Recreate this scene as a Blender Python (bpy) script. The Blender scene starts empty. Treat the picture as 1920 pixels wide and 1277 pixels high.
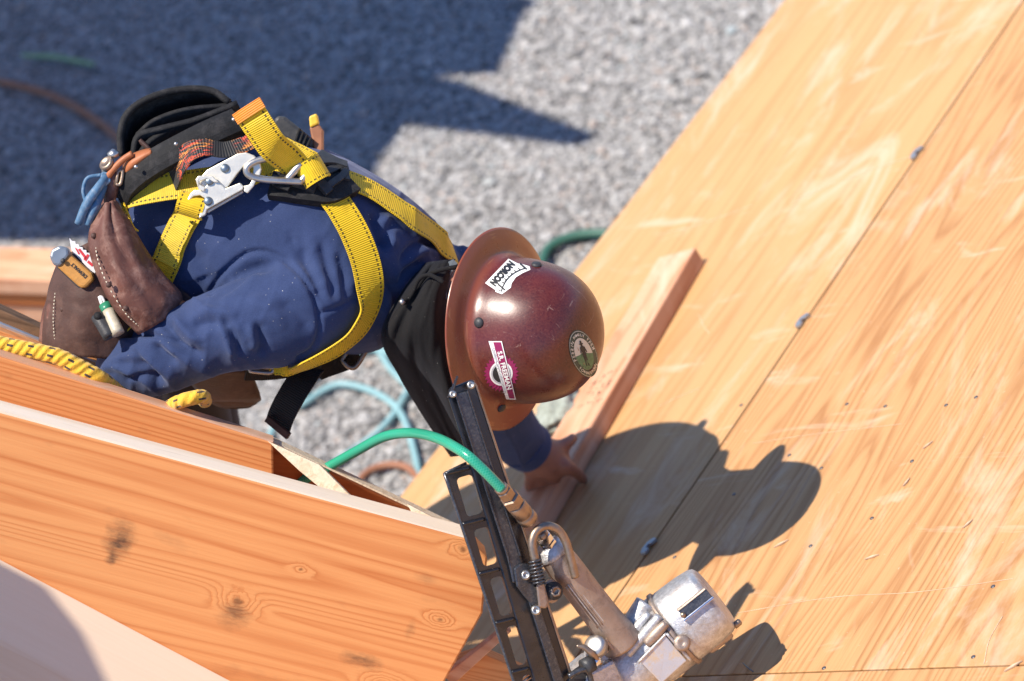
import bpy, bmesh, math, random
import numpy as np
from mathutils import Vector, Matrix, noise
from mathutils.bvhtree import BVHTree
random.seed(7); np.random.seed(7)
scene = bpy.context.scene
COL = scene.collection

# ------------------------------------------------------------------ camera
CAM_H = 3.9
UPC = Vector((-0.22, 0.748, 0.625)).normalized()          # world up seen in camera axes (right, up, back)
_f = Vector((0, 0, -1)); YW = (_f - UPC * _f.dot(UPC)).normalized(); XW = YW.cross(UPC)
ROT = Matrix((XW, YW, UPC))                               # camera axes -> world axes
CAM = Vector((0, 0, CAM_H))
FPX = 5000.0
cd = bpy.data.cameras.new('camera'); cam = bpy.data.objects.new('camera', cd); COL.objects.link(cam)
cam.matrix_world = Matrix.Translation(CAM) @ ROT.to_4x4()
cd.sensor_width = 36; cd.lens = 36 * FPX / 1920; cd.clip_start = 0.1; cd.clip_end = 500
cd.dof.use_dof = True; cd.dof.focus_distance = 3.80; cd.dof.aperture_fstop = 3.7; cd.dof.aperture_blades = 0
scene.camera = cam
def CV(x, y, f): return ROT @ Vector((x, y, -f))           # direction: right, up, forward
def P(px, py, d): return CAM + CV((px - 960) / FPX * d, (638.5 - py) / FPX * d, d)
# ------------------------------------------------------------------ light
LDIR = CV(0.635, -0.482, 0.60).normalized()
S = -LDIR
elev = math.asin(S.z); azim = math.atan2(S.x, S.y)
w = bpy.data.worlds.new('World'); scene.world = w; w.use_nodes = True
nt = w.node_tree; sky = nt.nodes.new('ShaderNodeTexSky'); sky.sky_type = 'NISHITA'; sky.sun_disc = False
sky.sun_elevation = elev; sky.sun_rotation = azim; sky.air_density = 1.0; sky.dust_density = 0.1; sky.ozone_density = 5.0
tint = nt.nodes.new('ShaderNodeMix'); tint.data_type = 'RGBA'; tint.blend_type = 'MULTIPLY'; tint.inputs[0].default_value = 1.0; tint.inputs[7].default_value = (0.90, 0.95, 1.08, 1)
nt.links.new(sky.outputs[0], tint.inputs[6]); nt.links.new(tint.outputs[2], nt.nodes['Background'].inputs[0]); nt.nodes['Background'].inputs[1].default_value = 0.125
sl = bpy.data.lights.new('sun', 'SUN'); so = bpy.data.objects.new('sun', sl); COL.objects.link(so)
sl.energy = 5.0; sl.angle = math.radians(0.53); sl.color = (1, 0.915, 0.80)
so.rotation_euler = LDIR.to_track_quat('-Z', 'Y').to_euler(); so.location = (0, 0, 20)
scene.view_settings.view_transform = 'Standard'; scene.view_settings.look = 'None'
scene.view_settings.exposure = 0.5; scene.view_settings.gamma = 1

# ------------------------------------------------------------------ materials
def newmat(name):
    m = bpy.data.materials.new(name); m.use_nodes = True
    return m, m.node_tree, m.node_tree.nodes['Principled BSDF']
class N:
    def __init__(s, t): s.t = t
    def n(s, typ, **kw):
        o = s.t.nodes.new(typ)
        for k, v in kw.items():
            if k.startswith('i_'):
                key = k[2:]; key = int(key) if key.isdigit() else key
                if hasattr(v, 'is_output') and not isinstance(v, (int, float, tuple)): s.t.links.new(v, o.inputs[key])
                else: o.inputs[key].default_value = v
            else: setattr(o, k, v)
        return o
    def math(s, op, a, b=0.0, c=0.0):
        o = s.t.nodes.new('ShaderNodeMath'); o.operation = op
        for i, v in enumerate((a, b, c)):
            if isinstance(v, (int, float)): o.inputs[i].default_value = v
            else: s.t.links.new(v, o.inputs[i])
        return o.outputs[0]
    def mix(s, f, a, b, mode='MIX'):
        o = s.t.nodes.new('ShaderNodeMix'); o.data_type = 'RGBA'; o.blend_type = mode
        for i, v in ((0, f), (6, a), (7, b)):
            if isinstance(v, (int, float)): o.inputs[i].default_value = v
            elif isinstance(v, tuple): o.inputs[i].default_value = v + ((1,) if len(v) == 3 else ())
            else: s.t.links.new(v, o.inputs[i])
        return o.outputs[2]
    def ramp(s, f, pts):
        o = s.t.nodes.new('ShaderNodeValToRGB'); e = o.color_ramp.elements
        while len(e) < len(pts): e.new(0.5)
        for el, (p, c) in zip(e, pts): el.position = p; el.color = (c if isinstance(c, tuple) else (c, c, c)) + (1,)
        s.t.links.new(f, o.inputs[0]); return o.outputs[0]
    def noise(s, vec, scale, detail=3, rough=0.5, dist=0.0):
        o = s.t.nodes.new('ShaderNodeTexNoise'); o.inputs['Scale'].default_value = scale; o.inputs['Detail'].default_value = detail
        o.inputs['Roughness'].default_value = rough; o.inputs['Distortion'].default_value = dist
        if vec is not None: s.t.links.new(vec, o.inputs['Vector'])
        return o.outputs[0]
    def coord(s, which='Object'): return s.t.nodes.new('ShaderNodeTexCoord').outputs[which]
    def scale(s, vec, sc, loc=(0, 0, 0)):
        o = s.t.nodes.new('ShaderNodeMapping'); o.inputs['Scale'].default_value = sc; o.inputs['Location'].default_value = loc
        s.t.links.new(vec, o.inputs['Vector']); return o.outputs[0]
    def bump(s, h, strength, dist, bsdf):
        o = s.t.nodes.new('ShaderNodeBump'); o.inputs['Strength'].default_value = strength; o.inputs['Distance'].default_value = dist
        s.t.links.new(h, o.inputs['Height']); s.t.links.new(o.outputs[0], bsdf.inputs['Normal'])

def wood(name, light, dark, along=0.5, across=7.0, rings=9.0, rough=0.6, pale=None, knots=0.0, seed=0.0, fine=1.0, dirt=0.0, pores=0.0, scuffs=1.0, kpos=(), stains=(), mat=None):
    """grain = contour lines of a stretched noise, the way peeled and sawn fir shows its rings (x of the object runs with the grain)"""
    m, t, b = newmat(name); g = N(t); oc = g.coord()
    sepo = t.nodes.new('ShaderNodeSeparateXYZ'); t.links.new(oc, sepo.inputs[0])
    v = g.scale(oc, (along, across, across), (seed, seed * 1.7, seed * 0.3))
    field = g.noise(v, 1.0, 2.4, 0.42)
    kf = None
    if knots > 0:
        kv = g.scale(oc, (1.0, 2.2, 0.2), (seed * 3.1, seed, 0))
        vo = t.nodes.new('ShaderNodeTexVoronoi'); vo.inputs['Scale'].default_value = 3.2; t.links.new(kv, vo.inputs['Vector'])
        kf = vo.outputs['Distance']
        kb = g.ramp(kf, [(0.0, 1.0), (0.10, 0.45), (0.34, 0.0)])
        field = g.math('ADD', field, g.math('MULTIPLY', kb, 0.45 * knots))
    if kpos: wnx, wny = g.noise(g.scale(oc, (55, 55, 1)), 1.0, 3, 0.6), g.noise(g.scale(oc, (70, 70, 1), (5, 9, 0)), 1.0, 3, 0.6)
    def blob(kx, ky, rx, ry):
        dx = g.math('DIVIDE', g.math('SUBTRACT', g.math('MULTIPLY_ADD', wnx, 0.016, sepo.outputs[0]), kx + .008), rx); dy = g.math('DIVIDE', g.math('SUBTRACT', g.math('MULTIPLY_ADD', wny, 0.010, sepo.outputs[1]), ky + .005), ry)
        return g.math('EXPONENT', g.math('MULTIPLY', g.math('ADD', g.math('MULTIPLY', dx, dx), g.math('MULTIPLY', dy, dy)), -1.0))
    cores = []
    for kx, ky, kr, amp in kpos:
        field = g.math('ADD', field, g.math('MULTIPLY', blob(kx, ky, kr * 2.6, kr * 1.5), amp * 0.5)); cores.append(blob(kx, ky, kr * 0.62, kr * 0.55))
    wob = g.noise(g.scale(oc, (3, 60, 60)), 1.0, 2)
    ph = g.math('ADD', g.math('MULTIPLY', field, rings), g.math('MULTIPLY', wob, 0.8))
    fr = g.math('FRACT', ph)
    line = g.ramp(fr, [(0.0, 0.22), (0.20, 0.0), (0.50, 0.12), (0.74, 0.70), (0.86, 1.0), (1.0, 0.22)])
    lv = g.ramp(g.noise(g.scale(oc, (0.6, 5, 5), (4 + seed, 0, 2)), 1.0, 3), [(0.30, 0.40), (0.65, 1.0)])
    col = g.mix(g.math('MULTIPLY', line, lv), light, dark)
    fib = g.noise(g.scale(oc, (5, 260, 260)), 1.0, 3, 0.6)
    col = g.mix(g.math('MULTIPLY', g.ramp(fib, [(0.35, 0.0), (0.75, 1.0)]), 0.28 * fine), col, dark)
    tone = g.noise(g.scale(oc, (1.2, 3.0, 3.0), (seed, 3, 1)), 1.0, 4)
    lt = tuple(min(1, c * 1.13) for c in light); dk = tuple(c * 0.86 for c in light)
    col = g.mix(0.5, col, g.mix(g.ramp(tone, [(0.3, 0.0), (0.7, 1.0)]), dk, lt), 'SOFT_LIGHT')
    if pores > 0:
        po = g.noise(g.scale(oc, (9, 120, 120)), 1.0, 2)
        col = g.mix(g.math('MULTIPLY', g.ramp(po, [(0.62, 0.0), (0.72, 1.0)]), pores), col, tuple(c * 0.45 for c in dark))
    if pale:
        s1 = g.noise(g.scale(oc, (2.2, 6.0, 1), (seed, 0, 0)), 1.0, 6, 0.68, 1.2)
        s2 = g.noise(g.scale(oc, (14, 4.0, 1), (1, 2, 0)), 1.0, 4, 0.6, 0.6)
        msk = g.math('MAXIMUM', g.math('MULTIPLY', g.ramp(s1, [(0.53, 0.0), (0.70, 1.0)]), 0.62 * scuffs), g.math('MULTIPLY', g.ramp(s2, [(0.63, 0.0), (0.74, 1.0)]), 0.55 * scuffs))
        s3 = g.noise(g.scale(oc, (90, 90, 1), (7, 3, 0)), 1.0, 2, 0.6); msk = g.math('MAXIMUM', msk, g.math('MULTIPLY', g.ramp(s3, [(0.70, 0.0), (0.78, 1.0)]), 0.5))
        col = g.mix(msk, col, pale)
    if kf is not None:
        col = g.mix(g.ramp(kf, [(0.015, 0.75), (0.035, 0.45), (0.06, 0.0)]), col, tuple(c * 0.30 for c in dark))
    for cblob in cores:
        cr = g.math('MULTIPLY', cblob, g.math('MULTIPLY_ADD', g.noise(oc, 160, 3, 0.7), 0.9, 0.35))
        col = g.mix(g.ramp(cr, [(0.15, 0.0), (0.75, 0.8)]), col, tuple(c * 0.42 for c in dark))
    for kx, ky, rx, ry, amt in stains:
        sn = g.math('MULTIPLY', blob(kx, ky, rx, ry), g.math('MULTIPLY_ADD', g.noise(g.scale(oc, (26, 70, 1)), 1.0, 5, 0.65), 2.0, -0.35))
        col = g.mix(g.math('MULTIPLY', g.ramp(sn, [(0.12, 0.0), (0.75, 0.85)]), amt), col, (0.045, 0.030, 0.024))
    if dirt > 0:
        dn = g.noise(g.scale(oc, (5, 11, 3), (seed * 2, 1, 0)), 1.0, 5, 0.65)
        col = g.mix(g.math('MULTIPLY', g.ramp(dn, [(0.60, 0.0), (0.76, 1.0)]), dirt), col, (0.05, 0.035, 0.03))
    t.links.new(col, b.inputs['Base Color']); b.inputs['Roughness'].default_value = rough
    b.inputs['Specular IOR Level'].default_value = 0.25
    g.bump(g.math('ADD', g.math('MULTIPLY', line, -0.6), g.math('MULTIPLY', fib, 0.8)), 0.35, 0.0012, b)
    return m

def solid(name, col, rough=0.5, metal=0.0, var=0.12, vscale=20, bump=0.0, bscale=200, spec=0.5, scuff=None, scuff_amt=0.5, sscale=30, coat=0.0):
    m, t, b = newmat(name); g = N(t); oc = g.coord()
    nz = g.noise(oc, vscale, 5, 0.6)
    c = g.mix(g.ramp(nz, [(0.3, 0.0), (0.7, 1.0)]), tuple(x * (1 - var) for x in col), tuple(min(1, x * (1 + var)) for x in col))
    if scuff:
        sn = g.noise(oc, sscale, 7, 0.72, 0.5)
        k = g.math('MULTIPLY', g.ramp(sn, [(0.48, 0.0), (0.66, 1.0)]), scuff_amt)
        c = g.mix(k, c, scuff)
        if metal > 0: t.links.new(g.math('MULTIPLY_ADD', k, -0.6 * metal, metal), b.inputs['Metallic'])
    t.links.new(c, b.inputs['Base Color'])
    if not (scuff and metal > 0): b.inputs['Metallic'].default_value = metal
    rr = g.math('MULTIPLY_ADD', nz, 0.3, rough - 0.15); t.links.new(rr, b.inputs['Roughness'])
    b.inputs['Specular IOR Level'].default_value = spec; b.inputs['Coat Weight'].default_value = coat; b.inputs['Coat Roughness'].default_value = 0.2
    if bump > 0: g.bump(g.noise(oc, bscale, 4, 0.6), bump, 0.002, b)
    return m

def fabric(name, col, col2, scale=900, dust=0.25, bumpd=0.004):
    m, t, b = newmat(name); g = N(t); oc = g.coord()
    big = g.noise(oc, 9, 4, 0.6); fine = g.noise(oc, scale, 2, 0.6)
    c = g.mix(g.ramp(big, [(0.35, 0.0), (0.7, 1.0)]), col, col2)
    c = g.mix(g.math('MULTIPLY', g.ramp(fine, [(0.4, 0.0), (0.8, 1.0)]), 0.35), c, tuple(min(1, x * 1.9 + 0.01) for x in col2))
    vo = t.nodes.new('ShaderNodeTexVoronoi'); vo.inputs['Scale'].default_value = 95; t.links.new(oc, vo.inputs['Vector'])
    clus = g.ramp(g.noise(oc, 14, 4, 0.7), [(0.45, 0.0), (0.68, 1.0)])
    spot = g.math('MULTIPLY', g.ramp(vo.outputs['Distance'], [(0.045, 1.0), (0.085, 0.0)]), clus)
    c = g.mix(g.math('MULTIPLY', spot, dust), c, (0.75, 0.72, 0.66))
    t.links.new(c, b.inputs['Base Color']); b.inputs['Roughness'].default_value = 0.85; b.inputs['Specular IOR Level'].default_value = 0.2
    b.inputs['Sheen Weight'].default_value = 0.25; b.inputs['Sheen Roughness'].default_value = 0.5; b.inputs['Sheen Tint'].default_value = (0.5, 0.55, 0.75, 1)
    h = g.math('ADD', g.math('MULTIPLY', g.noise(oc, 55, 4, 0.6), 0.5), g.math('MULTIPLY', fine, 0.12))
    g.bump(h, 0.25, bumpd, b)
    return m

def webbing(name, col, thread, ribs=330.0, flame=False, dirt=0.5):
    """UV: u runs along the strap in metres, v 0..1 across it"""
    m, t, b = newmat(name); g = N(t); uv = g.coord('UV')
    sep = t.nodes.new('ShaderNodeSeparateXYZ'); t.links.new(uv, sep.inputs[0]); u, v = sep.outputs[0], sep.outputs[1]
    rib = g.math('SINE', g.math('MULTIPLY', u, ribs * 2 * math.pi))
    c = g.mix(g.math('MULTIPLY_ADD', rib, 0.18, 0.2), col, tuple(x * 0.62 for x in col))
    oc = g.coord()
    c = g.mix(g.math('MULTIPLY', g.ramp(g.noise(oc, 28, 5, 0.65), [(0.5, 0.0), (0.72, 1.0)]), dirt), c, tuple(x * 0.45 for x in col))
    if thread:
        av = g.math('ABSOLUTE', g.math('SUBTRACT', v, 0.5))
        edge = g.math('LESS_THAN', g.math('ABSOLUTE', g.math('SUBTRACT', av, 0.385)), 0.030)
        dash = g.math('LESS_THAN', g.math('FRACT', g.math('MULTIPLY', u, 150.0)), 0.55)
        c = g.mix(g.math('MULTIPLY', g.math('MULTIPLY', edge, dash), 0.92), c, thread)
    if flame:
        fv = g.noise(g.scale(uv, (30, 5.5, 1)), 1.0, 3, 0.6, 1.8)
        k = g.ramp(fv, [(0.50, 0.0), (0.53, 1.0), (0.56, 1.0), (0.59, 0.0)])
        band = g.ramp(g.math('FRACT', g.math('MULTIPLY', u, 9.0)), [(0.15, 0.0), (0.3, 1.0), (0.8, 1.0), (0.9, 0.0)])
        fc = g.mix(g.ramp(g.noise(g.scale(uv, (14, 2, 1)), 1.0, 1), [(0.45, 0.0), (0.55, 1.0)]), (0.75, 0.07, 0.02), (0.85, 0.30, 0.03))
        c = g.mix(g.math('MULTIPLY', k, band), c, fc)
    t.links.new(c, b.inputs['Base Color']); b.inputs['Roughness'].default_value = 0.55
    b.inputs['Specular IOR Level'].default_value = 0.35; b.inputs['Sheen Weight'].default_value = 0.1
    g.bump(rib, 0.6, 0.0006, b)
    return m

M = {}
PLY_L, PLY_D = (0.535, 0.345, 0.182), (0.365, 0.200, 0.090)
M['ply_a'] = wood('plywood_smooth', (0.545, 0.358, 0.195), (0.45, 0.270, 0.132), 0.18, 4.5, 26, 0.55, (0.65, 0.51, 0.38), 0, 2.3, 0.8, 0.0, 0.12, scuffs=0.9)
M['ply_b'] = wood('plywood_grain', PLY_L, PLY_D, 0.30, 3.6, 50, 0.5, (0.65, 0.51, 0.37), 0.0, 5.1, 1.3, 0.0, 0.3, scuffs=0.9)
M['ply_c'] = wood('plywood_lower', PLY_L, PLY_D, 0.24, 4.2, 46, 0.5, (0.65, 0.51, 0.37), 0, 8.4, 1.3, 0.0, 0.3)
M['ply_d'] = wood('plywood_near', (0.76, 0.60, 0.46), (0.66, 0.47, 0.32), 0.4, 3, 9, 0.55, (0.78, 0.62, 0.45), 0, 1.4, 0.6)
FIR_L, FIR_D = (0.72, 0.365, 0.165), (0.50, 0.195, 0.070)
M['fir_a'] = wood('fir_beam', FIR_L, FIR_D, 0.40, 8.0, 36, 0.6, None, 0.25, 1.3, 0.8, 0.75)
M['fir_b'] = wood('fir_beam_back', FIR_L, FIR_D, 0.12, 7.0, 34, 0.6, None, 0, 6.6, 1.0, 0.5)
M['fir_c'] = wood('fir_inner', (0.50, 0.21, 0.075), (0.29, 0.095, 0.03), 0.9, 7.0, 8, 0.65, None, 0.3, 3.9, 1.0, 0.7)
M['fir_lit_top'] = wood('fir_lit_edge', (0.86, 0.72, 0.58), (0.70, 0.52, 0.36), 0.6, 12, 6, 0.7, None, 0, 9.2, 0.6, 0.3, 0.2)  # pale fir with sunlight painted in, for the beam's top edge
M['stud'] = wood('stud_pink', (0.64, 0.40, 0.27), (0.47, 0.24, 0.14), 0.5, 9, 9, 0.6, (0.76, 0.56, 0.42), 0.2, 4.4, 0.8)
M['weather'] = wood('weathered_board', (0.30, 0.20, 0.13), (0.11, 0.07, 0.045), 1.5, 22, 7, 0.8, None, 0, 5.2, 1.2, 0.9)
M['lit_wood'] = solid('lit_wood_cream', (0.78, 0.66, 0.49), 0.7, 0, 0.12, 60, 0.5, 240, 0.2, (0.45, 0.29, 0.15), 0.6, 60)  # cream wood with sunlight painted in, for strips that stand lit
M['navy'] = fabric('navy_jersey', (0.021, 0.036, 0.094), (0.034, 0.053, 0.130), 900, 0.8)
M['blackcloth'] = fabric('black_jersey', (0.006, 0.0056, 0.0056), (0.010, 0.009, 0.009), 800, 0.5); M['blackcloth'].node_tree.nodes['Principled BSDF'].inputs['Sheen Weight'].default_value = 0.06
M['trouser'] = fabric('dark_trousers', (0.022, 0.016, 0.013), (0.035, 0.026, 0.02), 700, 0.2)
M['skin'] = solid('skin', (0.34, 0.145, 0.088), 0.5, 0, 0.14, 35, 0.25, 260, 0.4)
M['yellow'] = webbing('yellow_webbing', (0.82, 0.53, 0.012), (0.03, 0.025, 0.01))
M['yellow2'] = webbing('yellow_webbing_worn', (0.72, 0.50, 0.03), (0.06, 0.05, 0.02), 330, False, 0.5)
M['orange'] = webbing('orange_webbing', (0.85, 0.26, 0.02), None)
M['flame'] = webbing('flame_webbing', (0.018, 0.017, 0.017), None, 260, True)
M['blackweb'] = webbing('black_webbing', (0.016, 0.013, 0.011), None, 300)
M['nylon'] = solid('black_nylon', (0.012, 0.012, 0.013), 0.75, 0, 0.3, 40, 0.4, 500, 0.3, (0.11, 0.10, 0.10), 0.22, 60)
M['rubber'] = solid('black_rubber', (0.038, 0.039, 0.042), 0.5, 0, 0.2, 60, 0.2, 300, 0.4, (0.12, 0.11, 0.10), 0.3, 60)
M['leather'] = solid('brown_leather', (0.125, 0.050, 0.036), 0.6, 0, 0.3, 14, 0.5, 90, 0.4, (0.34, 0.20, 0.155), 0.75, 20)
M['leather2'] = solid('dark_leather', (0.072, 0.036, 0.028), 0.65, 0, 0.25, 16, 0.5, 110, 0.35, (0.18, 0.10, 0.075), 0.4, 22)
M['tan'] = solid('tan_leather', (0.40, 0.13, 0.045), 0.55, 0, 0.2, 20, 0.4, 110)
M['steel'] = solid('steel', (0.50, 0.49, 0.47), 0.42, 1.0, 0.1, 40, 0.1, 300, 0.5, (0.30, 0.24, 0.20), 0.4, 70)
M['zinc'] = solid('zinc_plate', (0.86, 0.80, 0.66), 0.42, 0.75, 0.05, 30, 0.08, 300)
M['rivet'] = solid('rivet_blue', (0.20, 0.25, 0.30), 0.45, 0.8)
M['brass'] = solid('worn_brass', (0.36, 0.27, 0.20), 0.42, 0.9, 0.2, 60, 0.2, 200, 0.5, (0.25, 0.16, 0.10), 0.6, 90)
M['chrome'] = solid('chrome', (0.75, 0.75, 0.76), 0.14, 1.0, 0.03)
M['blackmetal'] = solid('black_enamel', (0.013, 0.013, 0.016), 0.30, 0.0, 0.2, 40, 0.05, 400, 0.6, (0.075, 0.060, 0.050), 0.35, 18, 0.2)
M['greymetal'] = solid('burnished_edge', (0.070, 0.075, 0.088), 0.30, 0.6, 0.2, 60, 0.05, 400, 0.5, (0.30, 0.28, 0.25), 0.3, 300)
M['alu'] = solid('cast_aluminium', (0.60, 0.60, 0.60), 0.46, 0.8, 0.22, 160, 0.5, 520, 0.5, (0.32, 0.21, 0.13), 0.65, 24)
M['alu_tan'] = solid('grimy_aluminium', (0.42, 0.33, 0.265), 0.48, 0.7, 0.15, 50, 0.35, 420, 0.5, (0.17, 0.11, 0.08), 0.7, 32)
M['badge'] = solid('worn_badge', (0.62, 0.63, 0.66), 0.45, 0.6, 0.05, 30, 0.2, 300, 0.5, (0.62, 0.44, 0.24), 1.0, 42)
M['bluesteel'] = solid('blue_grip', (0.075, 0.165, 0.28), 0.55, 0, 0.3, 50, 0.4, 160, 0.4, (0.30, 0.33, 0.36), 0.75, 55)
M['white'] = solid('sticker_white', (0.80, 0.79, 0.75), 0.45, 0, 0.05, 40)
M['ink'] = solid('sticker_black', (0.02, 0.02, 0.022), 0.5, 0, 0.05)
M['maroon'] = solid('sticker_maroon', (0.26, 0.014, 0.085), 0.4, 0, 0.1)
M['sgreen'] = solid('sticker_green', (0.055, 0.075, 0.05), 0.5, 0, 0.1)
M['fgreen'] = solid('sticker_field', (0.10, 0.20, 0.09), 0.5, 0, 0.3, 200)
M['cream'] = solid('sticker_cream', (0.68, 0.62, 0.47), 0.5, 0, 0.06)
M['sgrey'] = solid('sticker_grey', (0.42, 0.42, 0.44), 0.45, 0, 0.05)
M['redprint'] = solid('red_print', (0.55, 0.03, 0.04), 0.5)
M['paper'] = solid('blade_pack', (0.72, 0.70, 0.70), 0.35, 0, 0.05)
M['mustard'] = solid('mustard_grip', (0.50, 0.24, 0.055), 0.5, 0, 0.15, 60, 0.2, 200, 0.4, (0.16, 0.09, 0.04), 0.35, 60)
M['greycap'] = solid('grey_cast', (0.25, 0.29, 0.33), 0.4, 0.6, 0.1)
M['pen_w'] = solid('pen_barrel', (0.50, 0.45, 0.34), 0.4, 0, 0.2, 60, 0, 200, 0.5, (0.25, 0.20, 0.14), 0.5, 50)
M['pen_g'] = solid('pen_green', (0.03, 0.22, 0.12), 0.35)
M['handle'] = solid('wood_handle', (0.33, 0.14, 0.07), 0.5, 0, 0.2, 30)
M['lime'] = solid('yellow_plastic', (0.80, 0.50, 0.05), 0.4)
M['flash'] = solid('galvanised_strip', (0.55, 0.60, 0.66), 0.35, 0.7)
M['ragc'] = solid('rag', (0.34, 0.37, 0.32), 0.9, 0, 0.35, 30, 0.6, 60, 0.1, (0.10, 0.10, 0.09), 0.6, 24)
M['tarpaper'] = solid('building_paper', (0.05, 0.05, 0.055), 0.8)
M['clip'] = solid('panel_clip', (0.40, 0.42, 0.44), 0.45, 0.8)
M['nail'] = solid('nail_head', (0.18, 0.17, 0.17), 0.4, 0.8)
M['chip'] = solid('wood_chip', (0.62, 0.45, 0.30), 0.7)
M['boot'] = solid('boot_leather', (0.16, 0.09, 0.05), 0.6)
M['hose_teal'] = solid('teal_hose', (0.24, 0.42, 0.44), 0.45)
M['hose_rust'] = solid('rust_hose', (0.30, 0.13, 0.07), 0.6)
M['hose_dark'] = solid('dark_green_hose', (0.035, 0.12, 0.085), 0.5)
M['leaf'] = solid('green_blade', (0.26, 0.38, 0.18), 0.6)

def hose_mat():
    m, t, b = newmat('green_air_hose'); g = N(t); uv = g.coord('UV')
    sep = t.nodes.new('ShaderNodeSeparateXYZ'); t.links.new(uv, sep.inputs[0])
    a = g.math('SINE', g.math('ADD', g.math('MULTIPLY', sep.outputs[0], 2 * math.pi * 260), g.math('MULTIPLY', sep.outputs[1], 2 * math.pi * 6)))
    bb = g.math('SINE', g.math('SUBTRACT', g.math('MULTIPLY', sep.outputs[0], 2 * math.pi * 260), g.math('MULTIPLY', sep.outputs[1], 2 * math.pi * 6)))
    k = g.math('MAXIMUM', a, bb)
    c = g.mix(g.ramp(k, [(0.55, 0.0), (1.0, 0.55)]), (0.012, 0.27, 0.155), (0.10, 0.50, 0.33))
    t.links.new(c, b.inputs['Base Color']); b.inputs['Roughness'].default_value = 0.28; b.inputs['Coat Weight'].default_value = 0.3
    return m
M['hose'] = hose_mat()
def rope_mat():
    m, t, b = newmat('yellow_rope'); g = N(t); uv = g.coord('UV'); oc = g.coord()
    sep = t.nodes.new('ShaderNodeSeparateXYZ'); t.links.new(uv, sep.inputs[0]); u, v = sep.outputs[0], sep.outputs[1]
    br = g.math('SINE', g.math('ADD', g.math('MULTIPLY', u, 2 * math.pi * 85), g.math('MULTIPLY', v, 2 * math.pi * 3)))
    br2 = g.math('SINE', g.math('SUBTRACT', g.math('MULTIPLY', u, 2 * math.pi * 150), g.math('MULTIPLY', v, 2 * math.pi * 3)))
    h = br
    c = g.mix(g.math('MULTIPLY_ADD', h, 0.2, 0.25), (0.88, 0.53, 0.03), (0.70, 0.33, 0.012))
    uu = g.math('FRACT', g.math('MULTIPLY', u, 34.0)); vv = g.math('FRACT', g.math('ADD', g.math('MULTIPLY', v, 6.0), g.math('MULTIPLY', g.math('FLOOR', g.math('MULTIPLY', u, 34.0)), 0.37)))
    fl = g.math('MULTIPLY', g.math('LESS_THAN', uu, 0.30), g.math('LESS_THAN', vv, 0.28))
    c = g.mix(fl, c, (0.05, 0.03, 0.02))
    t.links.new(c, b.inputs['Base Color']); b.inputs['Roughness'].default_value = 0.75; b.inputs['Sheen Weight'].default_value = 0.3
    g.bump(g.math('ADD', g.math('MULTIPLY', h, 0.5), g.noise(oc, 420, 3, 0.7)), 0.9, 0.0022, b); return m
M['rope'] = rope_mat()
def hat_mat():
    m, t, b = newmat('woven_fibreglass_red'); g = N(t); oc = g.coord()
    sep = t.nodes.new('ShaderNodeSeparateXYZ'); t.links.new(oc, sep.inputs[0])
    wx = g.math('SINE', g.math('MULTIPLY', sep.outputs[0], 2 * math.pi * 215)); wy = g.math('SINE', g.math('MULTIPLY', sep.outputs[1], 2 * math.pi * 215))
    wv = g.math('MULTIPLY_ADD', g.noise(oc, 330, 2, 0.7), 5.0, -2.5)
    big = g.noise(oc, 7, 4, 0.6, 0.6)
    base = g.mix(g.ramp(big, [(0.3, 0.0), (0.7, 1.0)]), (0.036, 0.004, 0.006), (0.115, 0.012, 0.010))
    # brim browner than the crown, with light reflected off the crown painted as streaks
    rim = g.ramp(sep.outputs[2], [(0.010, 1.0), (0.022, 0.0)])
    base = g.mix(rim, base, (0.235, 0.060, 0.027))
    lit_streak = g.math('MULTIPLY', g.ramp(g.noise(g.scale(oc, (4, 4, 60)), 6.0, 1), [(0.66, 0.0), (0.70, 1.0)]), g.math('MULTIPLY', rim, 0.4))
    base = g.mix(lit_streak, base, (0.48, 0.22, 0.09))
    base = g.mix(g.math('MULTIPLY_ADD', wv, 0.13, 0.13), base, (0.26, 0.085, 0.050))
    sc = g.noise(g.scale(oc, (22, 34, 30)), 4.0, 7, 0.8, 1.6)
    base = g.mix(g.math('MULTIPLY', g.ramp(sc, [(0.60, 0.0), (0.74, 1.0)]), 0.5), base, (0.40, 0.30, 0.26))
    for sc_, lo in (((9, 150, 30), .66), ((140, 12, 60), .68), ((60, 70, 8), .70)):
        ln_ = g.noise(g.scale(oc, sc_), 1.0, 3, 0.7, 0.8); base = g.mix(g.math('MULTIPLY', g.ramp(ln_, [(lo, 0.0), (lo + .05, 1.0)]), 0.40), base, (0.36, 0.25, 0.20))
    t.links.new(base, b.inputs['Base Color']); b.inputs['Roughness'].default_value = 0.36
    rr = g.math('MULTIPLY_ADD', g.noise(oc, 22, 6, 0.75), 0.55, 0.06); t.links.new(rr, b.inputs['Roughness'])
    b.inputs['Coat Weight'].default_value = 0.35; b.inputs['Coat Roughness'].default_value = 0.28; b.inputs['Coat Tint'].default_value = (1, 0.85, 0.8, 1)
    g.bump(wv, 0.08, 0.0003, b); return m
M['hat'] = hat_mat()
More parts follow.
